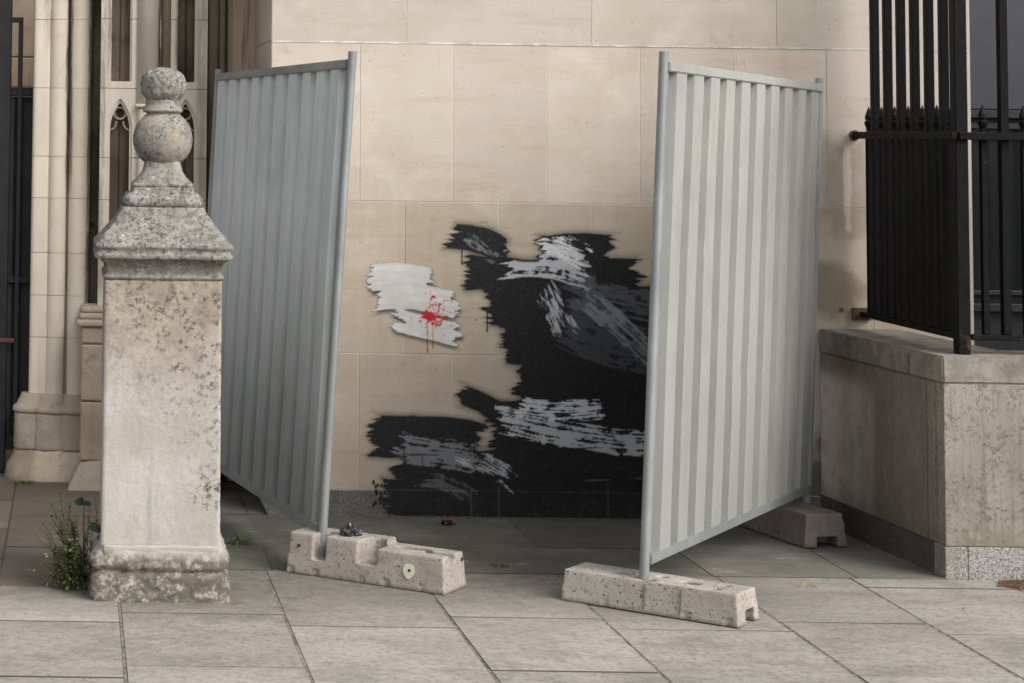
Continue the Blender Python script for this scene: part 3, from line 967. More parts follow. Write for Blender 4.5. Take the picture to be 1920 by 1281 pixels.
ball += [(0.066, 1.936, 2), (0.08, 1.940, 2), (0.084, 1.945, 2), (0.083, 1.951, 2), (0.078, 1.953, 2), (0.079, 1.960, 2), (0.076, 1.965, 2), (0.071, 1.969, 2), (0.071, 1.990, 2), (0.06, 1.992, 2)]
pil_part('finial_ball', ball, 72, 0.008, 0.0022, 14, 0.0035, 50, 9)
bm = bm_new()
knob = [(0.066, 1.984, 2), (0.078, 2.0, 2), (0.090, 2.020, 2), (0.095, 2.045, 2), (0.0945, 2.068, 2), (0.087, 2.092, 2), (0.072, 2.110, 2), (0.048, 2.121, 2), (0.02, 2.126, 2), (0.004, 2.127, 2)]
loft(bm, PX, PY, knob, 96, 0.006)
for v in bm.verts:                                   # carved lobes round the underside
    d = Vector((v.co.x - PX, v.co.y - PY))
    a = math.atan2(d.y, d.x)
    k = max(0, min(1, (2.066 - v.co.z) / 0.05)) * (abs(math.sin(a * 5.5)) ** 0.6 - 0.75) * 0.010
    if d.length > 1e-4:
        d = d * (1 + k / d.length)
        v.co.x, v.co.y = PX + d.x, PY + d.y
rough_up(bm, 0.004, 17, 0.006, 45, 3)
obj('finial_knob', bm, M['pillar'], pil, smooth=True)
# thin render lip left on the foot
bm = boxm(PX - 0.225, PX + 0.232, PY - 0.252, PY - 0.20, 0.172, 0.214, bev=0.004)
bmesh.ops.subdivide_edges(bm, edges=bm.edges[:], cuts=8, use_grid_fill=True)
rough_up(bm, 0.004, 25, seed=4)
obj('render_lip', bm, M['pillar'], pil, smooth=True)


# ------------------------------------------------------------------ steel hoarding panels
def hoarding(name_label, nb, ntp, fb, ftp, mat, side, nrib, zoff, zb, zt):
    """nb, ntp: near post foot and top; fb, ftp: far post; side +1: ribs towards the camera on its right"""
    nb, ntp, fb, ftp = map(Vector, (nb, ntp, fb, ftp))
    t = thing('hoarding_panel', name_label, 'hoarding', nb, 'steel hoarding panels in front of the wall')
    along = (fb - nb)
    along.z = 0
    Wd = along.length
    nrm = Vector((along.y, -along.x, 0)).normalized() * side       # towards the seen face

    def P(s, z, d=0.0):
        """s metres from the near post, z height share, d metres proud of the frame plane"""
        k = s / Wd
        q = 0.0
        a = nb.lerp(fb, k)
        b = ntp.lerp(ftp, k)
        return a.lerp(b, z) + nrm * d
    hz = lambda z: (z - nb.z) / (ntp.z - nb.z)
    R = 0.019
    for s, top in ((0, 1.0), (Wd, 0.995)):
        bm = bm_new()
        tube(bm, [P(s, -0.06 if s == 0 else -0.01), P(s, top)], R, 18, cap=False)
        tube(bm, [P(s, top - 0.03), P(s, top)], R - 0.004, 14, cap=False)
        p = obj('post', bm, M['tube'], t, smooth=True)
    zt_, zb_ = hz(zt), hz(zb)
    dz = 0.04 / (ntp.z - nb.z)

    def bar(s0, s1, za, zb2, d0, d1, nm, mt):
        bm = bm_new()
        hexa(bm, [P(s0, za, d1), P(s1, za, d1), P(s1, za, d0), P(s0, za, d0), P(s0, zb2, d1), P(s1, zb2, d1), P(s1, zb2, d0), P(s0, zb2, d0)])
        bmesh.ops.recalc_face_normals(bm, faces=bm.faces)
        bmesh.ops.bevel(bm, geom=bm.edges[:], offset=0.004, segments=2, affect='EDGES')
        return obj(nm, bm, mt, t)
    bar(R + 0.001, Wd - R + (0.03 if side > 0 else 0), zt_ - dz, zt_, -0.02, 0.021, 'top_rail', M['tube'] if side < 0 else mat)
    bar(R + 0.001, Wd - R, zb_, zb_ + dz, -0.02, 0.021, 'bottom_rail', M['tube'])
    bar(R + 0.010, R + 0.030, zb_ + dz + 0.001, zt_ - dz - 0.001, -0.012, 0.008, 'stile', M['tube'])
    # trapezoidal sheet
    x0, x1 = R + 0.034, Wd - R - 0.004
    pitch = (x1 - x0) / nrib
    D = 0.033
    bm = bm_new()
    prof = []
    for i in range(nrib):
        b = x0 + i * pitch
        for f, d in ((0.0, 0), (0.285, 0), (0.335, 1), (0.42, 1.02), (0.62, 1.02), (0.90, 1), (0.95, 0)):
            prof.append((b + f * pitch, d * D - 0.016))
    prof.append((x1, -0.016))
    zs = np.linspace(zb_ + dz * 0.4, zt_ - dz * 0.6, 60)
    rows = []
    for z in zs:
        row = []
        for s, d in prof:
            q = P(s, z, d)
            w = noise.noise(Vector((s * 2.2, z * 2.6, side * 3.0))) * 0.005 + noise.noise(Vector((s * 9, z * 9, 5.0 + side))) * 0.0012
            row.append(bm.verts.new(q + nrm * (min(w, 0.004) - 0.004)))
        rows.append(row)
    for a, b in zip(rows, rows[1:]):
        for k in range(len(a) - 1):
            bm.faces.new((a[k], a[k + 1], b[k + 1], b[k]))
    # small dents
    for (s, z, r, dep) in ((0.5, 0.62, 0.03, 0.008), (0.95, 0.78, 0.02, 0.006), (1.5, 0.70, 0.03, 0.007), (1.1, 0.35, 0.05, 0.008)):
        c = P(s, z)
        for row in rows:
            for v in row:
                q = (v.co - c).length
                if q < r * 2: v.co -= nrm * dep * math.exp(-(q / r) ** 2)
    bmesh.ops.recalc_face_normals(bm, faces=bm.faces)
    obj('corrugated_sheet', bm, mat, t)
    return t


hoarding('blue grey corrugated steel hoarding panel leaning beside the stone gate pillar',
         (1.061, 9.23, 0.062), (1.184, 9.23, 2.217), (0.640, 11.22, 0.10), (0.737, 11.22, 2.20), M['steel_l'], -1, 10, 0, 0.150, 2.184)
hoarding('pale grey green corrugated steel hoarding panel leaning near the railings',
         (2.262, 8.575, 0.118), (2.352, 8.575, 2.209), (3.495, 10.30, 0.135), (3.576, 10.30, 2.171), M['steel_r'], 1, 10, 0, 0.176, 2.17)


# ------------------------------------------------------------------ concrete foot blocks
def block(label, origin, ang, base_bm, cutters, mat, voxel=0.006, seed=1.0):
    def ex(o):
        md = o.modifiers.new('r', 'REMESH')
        md.mode = 'VOXEL'
        md.voxel_size = voxel
        md = o.modifiers.new('s', 'SMOOTH')
        md.factor = 0.5
        md.iterations = 2
    me = boolean(base_bm, cutters, ex)
    bm = bm_new()
    bm.from_mesh(me)
    rough_up(bm, 0.0014, 12, 0.0016, 45, seed)
    for v in bm.verts:                      # worn, chipped lower edge
        if v.co.z < 0.03:
            k = noise.noise(Vector((v.co.x * 18, v.co.y * 18, seed)))
            if k > 0.15: v.co.y += (0.012 if v.co.y < 0 else -0.012) * (k - 0.15) * 2
        v.co.z = max(v.co.z, 0.001)
    c, s = math.cos(ang), math.sin(ang)
    for v in bm.verts:
        x, y = v.co.x, v.co.y
        v.co.x, v.co.y = origin[0] + x * c - y * s, origin[1] + x * s + y * c
    t = thing('foot_block', label, 'concrete block', (origin[0], origin[1], 0), 'concrete feet of the hoardings')
    obj('block_body', bm, mat, t, smooth=True)
    return t, lambda x, y, z: Vector((origin[0] + x * c - y * s, origin[1] + x * s + y * c, z))


def cyl(x, y, z0, z1, r, n=20, sx=1.0):
    bm = tube(bm_new(), [(0, 0, z0), (0, 0, z1)], r, n)
    for v in bm.verts:
        v.co.x = v.co.x * sx + x
        v.co.y += y
    return bm


def taper_block(Lx, Wy, Hz, inset=0.018, ends=0.012):
    return hexa(bm_new(), [(0, -Wy / 2, 0), (Lx, -Wy / 2, 0), (Lx, Wy / 2, 0), (0, Wy / 2, 0),
                           (ends, -Wy / 2 + inset, Hz), (Lx - ends, -Wy / 2 + inset, Hz), (Lx - ends, Wy / 2 - inset, Hz), (ends, Wy / 2 - inset, Hz)])


# left block: front lower edge from (0.908, 9.217) to (1.486, 8.815)
a = math.atan2(8.815 - 9.217, 1.486 - 0.908)
n_ = Vector((-math.sin(a), math.cos(a)))
Lb = math.hypot(1.486 - 0.908, 8.815 - 9.217) + 0.03
W_ = 0.22
o_ = (0.908 + n_.x * W_ / 2, 9.217 + n_.y * W_ / 2)
cutL = [boxm(0.125, 0.182, -0.16, 0.045, 0.066, 0.3),
        boxm(0.335, 0.425, -0.16, -0.01, 0.078, 0.3), cyl(0.38, -0.02, 0.078, 0.3, 0.045),
        cyl(0.535, 0.025, 0.095, 0.3, 0.034, sx=2.4), cyl(0.245, 0.03, 0.10, 0.3, 0.032, sx=1.3),
        boxm(0.42, 0.9, -0.2, 0.2, 0.146, 0.3), boxm(0.60, 0.9, -0.035, 0.02, 0.118, 0.3)]
tL, LL = block('pinkish pale concrete foot block with slots and a round cream sticker under the left hoarding', o_, a,
               taper_block(Lb, W_, 0.168), cutL, M['conc2'], 0.006, 2.0)
bm = bm_new()
fr = lambda z: -W_ / 2 + 0.018 * z / 0.168 - 0.004
pts = []
for k in range(24):
    t_ = 2 * math.pi * k / 24
    zz = 0.078 + 0.030 * math.sin(t_) * (1 + 0.1 * math.sin(3 * t_))
    pts.append(LL(0.575 + 0.026 * math.cos(t_), fr(zz) - 0.001, zz))
f1 = [bm.verts.new(p) for p in pts]
f2 = [bm.verts.new(p - Vector((n_.x, n_.y, 0)) * 0.003) for p in pts]
bm.faces.new(f2[::-1])
for k in range(24):
    bm.faces.new((f1[k], f1[(k + 1) % 24], f2[(k + 1) % 24], f2[k]))
bmesh.ops.recalc_face_normals(bm, faces=bm.faces)
obj('sticker', bm, M['cream'], tL)
for x, z in ((0.578, 0.080), (0.060, 0.118)):
    bm = tube(bm_new(), [LL(x, fr(z) - 0.0055, z), LL(x, fr(z) + 0.02, z)], 0.0065, 10)
    obj('bolt_hole_shade_plug', bm, M['hole'], tL)
q0, q1 = LL(Lb - 0.010, 0.075, 0.115), LL(Lb - 0.030, 0.075, 0.115)
bm = tube(bm_new(), [q0 + (q0 - q1) * 0.25, q1], 0.009, 10)
obj('bolt_hole_shade_plug', bm, M['hole'], tL)

# right block
a2 = math.atan2(8.292 - 8.748, 2.538 - 1.969)
n2 = Vector((-math.sin(a2), math.cos(a2)))
Lr = math.hypot(2.538 - 1.969, 8.292 - 8.748) + 0.01
o2 = (1.969 + n2.x * W_ / 2, 8.748 + n2.y * W_ / 2)
cutR = [boxm(0.185, 0.262, -0.03, 0.025, 0.07, 0.3), boxm(0.47, 0.545, -0.035, 0.022, 0.07, 0.3),
        cyl(0.36, -0.062, 0.07, 0.3, 0.027), cyl(0.375, 0.030, 0.09, 0.3, 0.022), cyl(0.625, -0.045, 0.10, 0.3, 0.020), cyl(0.63, 0.030, 0.10, 0.3, 0.020),
        boxm(Lr - 0.12, Lr + 0.1, -0.025, 0.060, -0.1, 0.052), boxm(-0.1, 0.1, -0.05, 0.05, -0.1, 0.045)]
tR, LR = block('pale pitted concrete foot block with square sockets under the right hoarding near post', o2, a2,
               taper_block(Lr, W_, 0.124), cutR, M['conc'], 0.006, 5.0)
for x in (0.355, 0.505):
    bm = hexa(bm_new(), [LR(x, fr(0.0) + 0.0015, 0.02), LR(x + 0.0025, fr(0.0) + 0.0015, 0.02), LR(x + 0.0025, fr(0) + 0.03, 0.02), LR(x, fr(0) + 0.03, 0.02),
              LR(x, fr(0.12) + 0.0025, 0.11), LR(x + 0.0025, fr(0.12) + 0.0025, 0.11), LR(x + 0.0025, fr(0.12) + 0.03, 0.11), LR(x, fr(0.12) + 0.03, 0.11)])
    obj('cast_seam', bm, M['conc3'], tR)

# far block near the plinth: near end at (3.329, 9.912)-(3.555, 9.928)
a3 = math.atan2(9.915 - 10.40, 3.44 - 3.33)
o3 = (3.46 - 0.60 * math.cos(a3), 9.935 - 0.60 * math.sin(a3))
cut3 = [boxm(0.5, 0.8, -0.045, 0.06, -0.1, 0.045), cyl(0.22, 0, 0.08, 0.3, 0.022), boxm(-0.1, 0.28, -0.3, 0.3, 0.128, 0.4)]
block('brown grey concrete foot block in the corner beside the stone plinth', o3, a3,
      taper_block(0.60, 0.225, 0.150, 0.02, 0.014), cut3, M['conc3'], 0.007, 8.0)

# crumpled plastic in the socket of the left block
c0 = LL(0.250, 0.005, 0.176)
bm = bm_new()
bmesh.ops.create_icosphere(bm, subdivisions=4, radius=1.0)
for v in bm.verts:
    q = v.co.copy()
    k = 1 + 0.55 * noise.noise(q * 2.1) + 0.35 * (0.5 - abs(noise.noise(q * 4.3))) + 0.2 * (0.5 - abs(noise.noise(q * 9)))
    v.co = Vector((q.x * 0.036 * k, q.y * 0.03 * k, q.z * 0.030 * k)) + c0
tag(obj('plastic_bag', bm, M['plastic']), 'crumpled black plastic scrap stuffed in the top of the left foot block', 'plastic')

# ------------------------------------------------------------------ plinth under the railings
pl = thing('stone_plinth', 'stained low stone plinth with granite skirting carrying the black railings', 'plinth', (3.75, 9.3, 0))
XF, XB, YF, YB = 3.750, 3.664, 9.300, 10.594


def side_x(y, d=0.0):
    return XB + (XF - XB) * (YB - y) / (YB - YF) + d


def side_stone(name, y0, y1, z0, z1, d, th, mat, bev=0.004):
    bm = hexa(bm_new(), [(side_x(y0, -d), y0, z0), (side_x(y0, th), y0, z0), (side_x(y1, th), y1, z0), (side_x(y1, -d), y1, z0),
                         (side_x(y0, -d), y0, z1), (side_x(y0, th), y0, z1), (side_x(y1, th), y1, z1), (side_x(y1, -d), y1, z1)])
    bmesh.ops.bevel(bm, geom=bm.edges[:], offset=bev, segments=2, affect='EDGES')
    return obj(name, bm, mat, pl)


core = hexa(bm_new(), [(side_x(YF) + 0.01, YF + 0.01, -0.03), (4.05, YF + 0.01, -0.03), (4.05, YB, -0.03), (side_x(YB) + 0.01, YB, -0.03),
                       (side_x(YF) + 0.01, YF + 0.01, 0.90), (4.05, YF + 0.01, 0.90), (4.05, YB, 0.90), (side_x(YB) + 0.01, YB, 0.90)])
obj('core', core, M['mortar'], pl)
obj('core', boxm(4.052, 7.0, YF + 0.01, YF + 0.26, -0.03, 0.90), M['mortar'], pl)
side_stone('facing_slab', 9.462, YB, 0.131, 0.822, 0.0, 0.08, M['plinth'])
side_stone('facing_slab', 9.385, 9.459, 0.131, 0.822, 0.0, 0.08, M['plinth'])
obj('facing_slab', boxm(XF, 5.2, YF, 9.383, 0.131, 0.822, bev=0.004, seg=2), M['plinth'], pl)
obj('facing_slab', boxm(5.203, 7.0, YF, 9.383, 0.131, 0.822, bev=0.004, seg=2), M['plinth'], pl)
side_stone('granite_skirting', 9.42, YB, -0.02, 0.129, 0.004, 0.08, M['granite_side'])
for x0, x1 in ((XF - 0.004, 3.842), (3.844, 4.6), (4.602, 5.6), (5.602, 7.0)):
    obj('granite_skirting', boxm(x0, x1, YF - 0.004, 9.418, -0.02, 0.129, bev=0.003), M['granite'], pl)
side_stone('coping', 9.622, YB, 0.824, 0.938, 0.004, 0.40, M['plinth'], 0.007)
bm = hexa(bm_new(), [(side_x(YF, -0.004), YF - 0.004, 0.824), (4.9, YF - 0.004, 0.824), (4.9, 9.62, 0.824), (side_x(9.62, -0.004), 9.62, 0.824),
                     (side_x(YF, -0.004), YF - 0.004, 0.938), (4.9, YF - 0.004, 0.938), (4.9, 9.62, 0.938), (side_x(9.62, -0.004), 9.62, 0.938)])
bmesh.ops.bevel(bm, geom=bm.edges[:], offset=0.007, segments=2, affect='EDGES')
obj('coping', bm, M['plinth'], pl)
obj('coping', boxm(4.903, 7.0, YF - 0.004, 9.620, 0.824, 0.938, bev=0.007, seg=2), M['plinth'], pl)

# ------------------------------------------------------------------ railings
rail = thing('iron_railing', 'black spear topped iron railings caging the dark window on the plinth', 'railing', (3.87, 9.42, 0.94))
RX, RYF, RYB = 3.885, 9.42, 10.58
ZB, ZR = 1.012, 1.895
# corner post, rails
obj('corner_post', boxm(RX - 0.030, RX + 0.026, RYF - 0.028, RYF + 0.032, 0.937, 3.3, bev=0.004), M['iron'], rail)
obj('rail', boxm(RX - 0.024, RX + 0.024, RYF + 0.034, RYB + 0.01, ZB - 0.012, ZB + 0.012, bev=0.003), M['iron'], rail)
obj('rail', boxm(RX - 0.052, RX - 0.024, RYF - 0.040, RYB + 0.01, ZR - 0.022, ZR + 0.012, bev=0.003), M['iron'], rail)
obj('rail', boxm(RX + 0.034, 6.6, RYF - 0.024, RYF + 0.024, ZB - 0.012, ZB + 0.012, bev=0.003), M['iron'], rail)
obj('rail', boxm(RX - 0.022, 6.6, RYF - 0.052, RYF - 0.026, ZR - 0.022, ZR + 0.012, bev=0.003), M['iron'], rail)
obj('wall_socket', tube(bm_new(), [(RX - 0.038, RYB + 0.0, ZR - 0.006), (RX - 0.038, 10.597, ZR - 0.006)], 0.026, 10), M['mud'], rail)
obj('wall_socket', boxm(RX - 0.06, RX + 0.03, RYB, 10.597, ZB - 0.03, ZB + 0.03), M['mud'], rail)


def spear(x, y, z0, z1, w=0.014):
    bm = boxm(x - w, x + w, y - w, y + w, z0, z1 - 0.12, bev=0.003)
    loft(bm, x, y, [(0.010, z1 - 0.125, 6), (0.011, z1 - 0.105, 6), (0.019, z1 - 0.085, 4), (0.020, z1 - 0.075, 4), (0.012, z1 - 0.066, 4), (0.017, z1 - 0.06, 4), (0.016, z1 - 0.045, 4), (0.001, z1, 4)], 12, 1)
    return bm


tall0, spear0 = None, None


def put_bar(kind, x, y):
    global tall0, spear0
    src = tall0 if kind == 'bar' else spear0
    if src is None:
        bm = boxm(-0.0185, 0.0185, -0.0185, 0.0185, ZB + 0.013, 3.3, bev=0.003) if kind == 'bar' else spear(0, 0, ZB + 0.013, 2.03)
        o = obj(kind, bm, M['iron'], rail)
        o.matrix_parent_inverse = Matrix()
        if kind == 'bar': tall0 = o
        else: spear0 = o
    else:
        o = src.copy()
        C.objects.link(o)
        o.parent = rail
    o.location = (x - 3.87, y - 9.42, -0.94)
    return o


nb_ = 7
for i in range(nb_):
    y = RYF + 0.165 + i * 0.166
    if i < 6: put_bar('bar', RX, y)
    put_bar('spear_bar', RX, y - 0.083)
put_bar('spear_bar', RX, RYF + 0.166 * 6 + 0.085)
for i in range(14):
    x = RX + 0.192 + i * 0.180
    put_bar('bar', x, RYF)
    put_bar('spear_bar', x - 0.090, RYF)

# ------------------------------------------------------------------ window behind the railings
win = thing('dark_window', 'dark slate boarded window behind the black railings at the right edge', 'window', (5.2, 10.75, 0))
VY = 10.78
obj('backing', boxm(4.435, 6.2, VY + 0.03, VY + 0.08, 0, 3.298), M['winframe'], win)
obj('upper_board', boxm(4.47, 6.15, VY, VY + 0.028, 2.03, 3.25, bev=0.004), M['winblind'], win)
for z0, z1, d in ((1.985, 2.026, 0.05), (1.93, 1.962, 0.035), (1.02, 1.06, 0.05), (1.10, 1.125, 0.025)):
    obj('transom', boxm(4.437, 6.19, VY - d, VY + 0.028, z0, z1, bev=0.004), M['winframe'], win)
for x0, x1, d in ((4.437, 4.465, 0.03), (4.475, 4.50, 0.015), (5.30, 5.36, 0.03), (6.14, 6.19, 0.03)):
    obj('stile', boxm(x0, x1, VY - d, VY + 0.027, 1.127, 1.928, bev=0.004), M['winframe'], win)
g = NG('dark_glass', 0.08, 0, 0.5)
M['glass'] = g.done((0.010, 0.011, 0.013))
for x0, x1 in ((4.502, 5.298), (5.362, 6.138)):
    obj('pane', boxm(x0, x1, VY + 0.012, VY + 0.02, 1.128, 1.927), M['glass'], win)
obj('apron', boxm(4.437, 6.19, VY, VY + 0.028, 0.02, 1.018, bev=0.003), M['winframe'], win)

# ------------------------------------------------------------------ painting on the wall: a plain abstract one
X0, X1, Z0, Z1, ST = 1.38, 2.90, 0.003, 1.83, 0.0048
nx, nz = int((X1 - X0) / ST) + 1, int((Z1 - Z0) / ST) + 1
gx, gz = np.meshgrid(np.linspace(X0, X1, nx), np.linspace(Z0, Z1, nz))


def vnoise(x, z, sc, seed):
    r = np.random.default_rng(seed).random((256, 256))
    u, v = x * sc + 40, z * sc + 40
    i, j = np.floor(u).astype(int), np.floor(v).astype(int)
    fu, fv = u - i, v - j
    fu, fv = fu * fu * (3 - 2 * fu), fv * fv * (3 - 2 * fv)
    g_ = lambda a, b: r[a % 256, b % 256]
    return (g_(i, j) * (1 - fu) + g_(i + 1, j) * fu) * (1 - fv) + (g_(i, j + 1) * (1 - fu) + g_(i + 1, j + 1) * fu) * fv


def fbm(x, z, sc, seed, n=4):
    t, a, s = 0, 0.5, 0
    for k in range(n):
        t = t + a * vnoise(x, z, sc * 2 ** k, seed + k)
        s += a
        a *= 0.5
    return t / s


def sm(a, b, t):
    t = np.clip((t - a) / (b - a), 0, 1)
    return t * t * (3 - 2 * t)


col = np.zeros((nz, nx, 3)) + 0.012
alp = np.zeros((nz, nx))
wob = (fbm(gx, gz, 9, 3) - 0.5) * 0.05


def lay(d, c, soft=0.006, amount=1.0):
    """paint where the signed distance d is negative"""
    global col, alp
    a = sm(soft, -soft, d) * amount
    na = a + alp * (1 - a)
    c = np.asarray(c) if not isinstance(c, np.ndarray) else c
    col = np.where(na[..., None] > 1e-4, (c * a[..., None] + col * (alp * (1 - a))[..., None]) / np.maximum(na, 1e-4)[..., None], col)
    alp = na


BLK = (0.011, 0.011, 0.013)


def roller(x0, z0, x1, z1, w_, k, rag=0.16):
    """signed distance to one pull of a paint roller, ragged at its ends; along and across coordinates"""
    d0 = np.array((x1 - x0, z1 - z0))
    Ln = np.hypot(*d0)
    d0 = d0 / Ln
    u = (gx - x0) * d0[0] + (gz - z0) * d0[1]
    c = -(gx - x0) * d0[1] + (gz - z0) * d0[0] - 0.03 * np.sin(u / Ln * 2.6 + k)
    end = ((fbm(c * 22, u * 3, 1.0, 500 + k, 3) - 0.5) * 0.6 + (fbm(c * 110, u * 3, 1.0, 540 + k, 3) - 0.5) * 0.5) * rag
    return np.maximum(np.abs(c) - w_ + wob * 0.45, np.maximum(-u, u - Ln) + end), u / Ln, c / w_


# black ground: overlapping pulls, with a halo of overspray
blacks = [(1.54, 0.09, 2.95, 0.10, 0.105), (1.60, 0.25, 2.95, 0.27, 0.085), (1.47, 0.40, 1.98, 0.33, 0.10), (2.05, 0.40, 2.95, 0.45, 0.13), (2.18, 0.62, 2.95, 0.66, 0.13),
          (2.10, 0.86, 2.95, 0.88, 0.13), (2.02, 1.06, 2.95, 1.04, 0.11), (1.93, 1.22, 2.75, 1.16, 0.085), (2.28, 1.32, 2.62, 1.28, 0.075), (1.86, 1.36, 2.12, 1.27, 0.06), (1.90, 0.56, 2.12, 0.50, 0.05)]
fl = [roller(*q, 10 + i, 0.17) for i, q in enumerate(blacks)]
for d, u, c in fl:
    lay(d - 0.012, BLK, 0.026, 0.38)
for d, u, c in fl:
    lay(d, BLK, 0.004)
under = np.minimum.reduce([f_[0] for f_ in fl])
# half dry grey and white pulls across it, skipping along the bristles
for k, (x0, z0, x1, z1, w_, tone, lo) in enumerate((
        (2.42, 0.95, 2.92, 0.80, 0.12, (0.050, 0.052, 0.058), 0.38), (2.45, 1.15, 2.90, 0.98, 0.10, (0.075, 0.078, 0.086), 0.42), (2.52, 1.10, 2.85, 0.72, 0.06, (0.20, 0.205, 0.22), 0.48),
        (2.12, 1.24, 2.50, 1.20, 0.085, (0.42, 0.43, 0.45), 0.42), (2.24, 1.33, 2.52, 1.285, 0.065, (0.58, 0.59, 0.61), 0.42), (2.30, 1.08, 2.46, 0.90, 0.06, (0.40, 0.41, 0.43), 0.49),
        (2.10, 0.47, 2.86, 0.38, 0.065, (0.46, 0.47, 0.49), 0.46), (2.16, 0.56, 2.60, 0.52, 0.05, (0.58, 0.59, 0.61), 0.45), (1.62, 0.36, 1.98, 0.24, 0.075, (0.17, 0.175, 0.19), 0.43),
        (1.92, 0.30, 2.16, 0.14, 0.05, (0.40, 0.41, 0.43), 0.50), (1.72, 0.16, 1.98, 0.10, 0.04, (0.10, 0.103, 0.11), 0.45), (1.92, 1.33, 2.08, 1.28, 0.03, (0.16, 0.165, 0.175), 0.45))):
    d, u, c = roller(x0, z0, x1, z1, w_, 60 + k, 0.2)
    v = 0.6 * fbm(u * 4, c * 9, 1.0, 300 + 7 * k, 5) + 0.4 * fbm(gx, gz, 26, 420 + 7 * k, 4) - 0.10 * np.clip(u - 0.4, 0, 1) - 0.05 * np.abs(c) ** 3
    lay(np.maximum(np.maximum(d, under + 0.012), (lo - v) * 0.10), tone, 0.004, 0.95)
# pale pulls side by side, red paint flung over them
for k, (x0, z0, x1, z1, w_) in enumerate(((1.45, 1.15, 1.74, 1.13, 0.062), (1.47, 1.035, 1.87, 1.04, 0.066), (1.58, 0.925, 1.90, 0.915, 0.058))):
    d, u, c = roller(x0, z0, x1, z1, w_, k)
    lay(roller(x0 + 0.005, z0 - 0.018, x1 + 0.006, z1 - 0.018, w_, k)[0] + 0.004, (0.03, 0.03, 0.032), 0.016, 0.55)
    tone = (0.52 + 0.14 * (fbm(u * 2, c * 4, 1.0, 510 + k, 4) - 0.5))[..., None] * np.array((1.0, 0.99, 0.965))
    lay(d, tone, 0.004)
r2 = np.random.default_rng(5)
for k in range(110):
    t = abs(r2.normal(0, 0.085))
    an = r2.uniform(0, 2 * math.pi)
    x, z = 1.75 + t * math.cos(an), 0.965 + t * math.sin(an) * 0.8
    rad = max(0.002, 0.013 * math.exp(-t * 14) * r2.uniform(0.3, 1.1))
    lay(np.hypot((gx - x) * r2.uniform(0.6, 1.2), gz - z) - rad + wob * 0.1, (0.42, 0.012, 0.020), 0.003)
for k in range(16):
    t = r2.uniform(-0.5, 0.9)
    x, z = 1.76 + t * 0.10 + r2.normal(0, 0.022), 0.965 + t * 0.07 + r2.normal(0, 0.022)
    ln_ = r2.uniform(0.012, 0.05)
    d = roller(x, z, x + ln_, z + ln_ * r2.uniform(0.5, 0.9), r2.uniform(0.0015, 0.0045), 80 + k, 0.012)[0]
    lay(d, (0.40, 0.012, 0.020), 0.003)
# drips and spatter
for k in range(60):
    x, z = 1.47 + abs(r2.normal(0, 0.07)), 0.05 + r2.uniform(0, 0.12)
    lay(np.hypot((gx - x) * 1.5, gz - z) - r2.uniform(0.002, 0.012) + wob * 0.2, BLK, 0.003)
for x, zt in ((1.62, 0.33), (1.71, 0.30), (1.905, 1.30), (1.98, 1.18), (1.55, 0.05), (2.03, 1.0)):
    zb_ = zt - r2.uniform(0.06, 0.16)
    lay(np.minimum(np.maximum(np.abs(gx - x - wob * 0.06) - 0.0022, np.maximum(gz - zt, zb_ - gz)), np.hypot(gx - x, gz - zb_) - 0.0042), BLK, 0.003)
for x in (1.735, 1.762):
    zb_ = 0.90 - r2.uniform(0.05, 0.13)
    lay(np.maximum(np.abs(gx - x) - 0.0018, np.maximum(gz - 0.93, zb_ - gz)), (0.40, 0.012, 0.020), 0.003)
for x in (2.085, 2.62, 1.95):
    lay(np.maximum(np.abs(gx - x) - 0.003, np.maximum(gz - r2.uniform(0.1, 0.2), 0.0)), (0.10, 0.10, 0.105), 0.002, 0.8)
# stone joints stay faintly legible and the foot of the paint is scuffed
alp = alp * (1 - 0.55 * sm(0.62, 0.75, fbm(gx, gz, 60, 90)) * sm(0.10, 0.0, gz))
keep = alp > 0.01
col = np.clip(col * (0.9 + 0.25 * fbm(gx, gz, 25, 95)[..., None]), 0, 1)
idx = -np.ones((nz, nx), int)
kk = keep.copy()
kk[:-1] |= keep[1:]; kk[1:] |= keep[:-1]; kk[:, :-1] |= kk[:, 1:]; kk[:, 1:] |= kk[:, :-1]
idx[kk] = np.arange(kk.sum())
yy = np.where(gz < 0.1235, WY - 0.0085, WY - 0.0025)
verts = np.stack([gx, yy, gz], -1)[kk]
q = np.stack([idx[:-1, :-1], idx[:-1, 1:], idx[1:, 1:], idx[1:, :-1]], -1).reshape(-1, 4)
q = q[(q >= 0).all(1)]
me = bpy.data.meshes.new('mural')
me.from_pydata(verts.tolist(), [], q.tolist())
at = me.color_attributes.new('paint', 'FLOAT_COLOR', 'POINT')
at.data.foreach_set('color', np.concatenate([col, alp[..., None]], -1)[kk].astype(np.float32).ravel())
tag(obj('mural', me, M['paint']), 'large black grey and white spray painted mural with red flecks on the limestone wall', 'mural')


# ------------------------------------------------------------------ weeds and litter
def leaf(bm, p, d, ln, wd, droop=0.3, upv=(0, 0, 1)):
    d = Vector(d).normalized()
    s = d.cross(Vector(upv))
    s = s.normalized() if s.length > 1e-3 else Vector((1, 0, 0))
    nrm = s.cross(d)
    rows = []
    for t, k in ((0, 0.08), (0.25, 0.8), (0.55, 1.0), (0.8, 0.6), (1.0, 0.03)):
        c = Vector(p) + d * ln * t - Vector((0, 0, 1)) * droop * ln * t * t
        rows.append((bm.verts.new(c + s * wd * k + nrm * wd * 0.3 * k), bm.verts.new(c), bm.verts.new(c - s * wd * k + nrm * wd * 0.3 * k)))
    for a, b in zip(rows, rows[1:]):
        bm.faces.new((a[0], a[1], b[1], b[0]))
        bm.faces.new((a[1], a[2], b[2], b[1]))


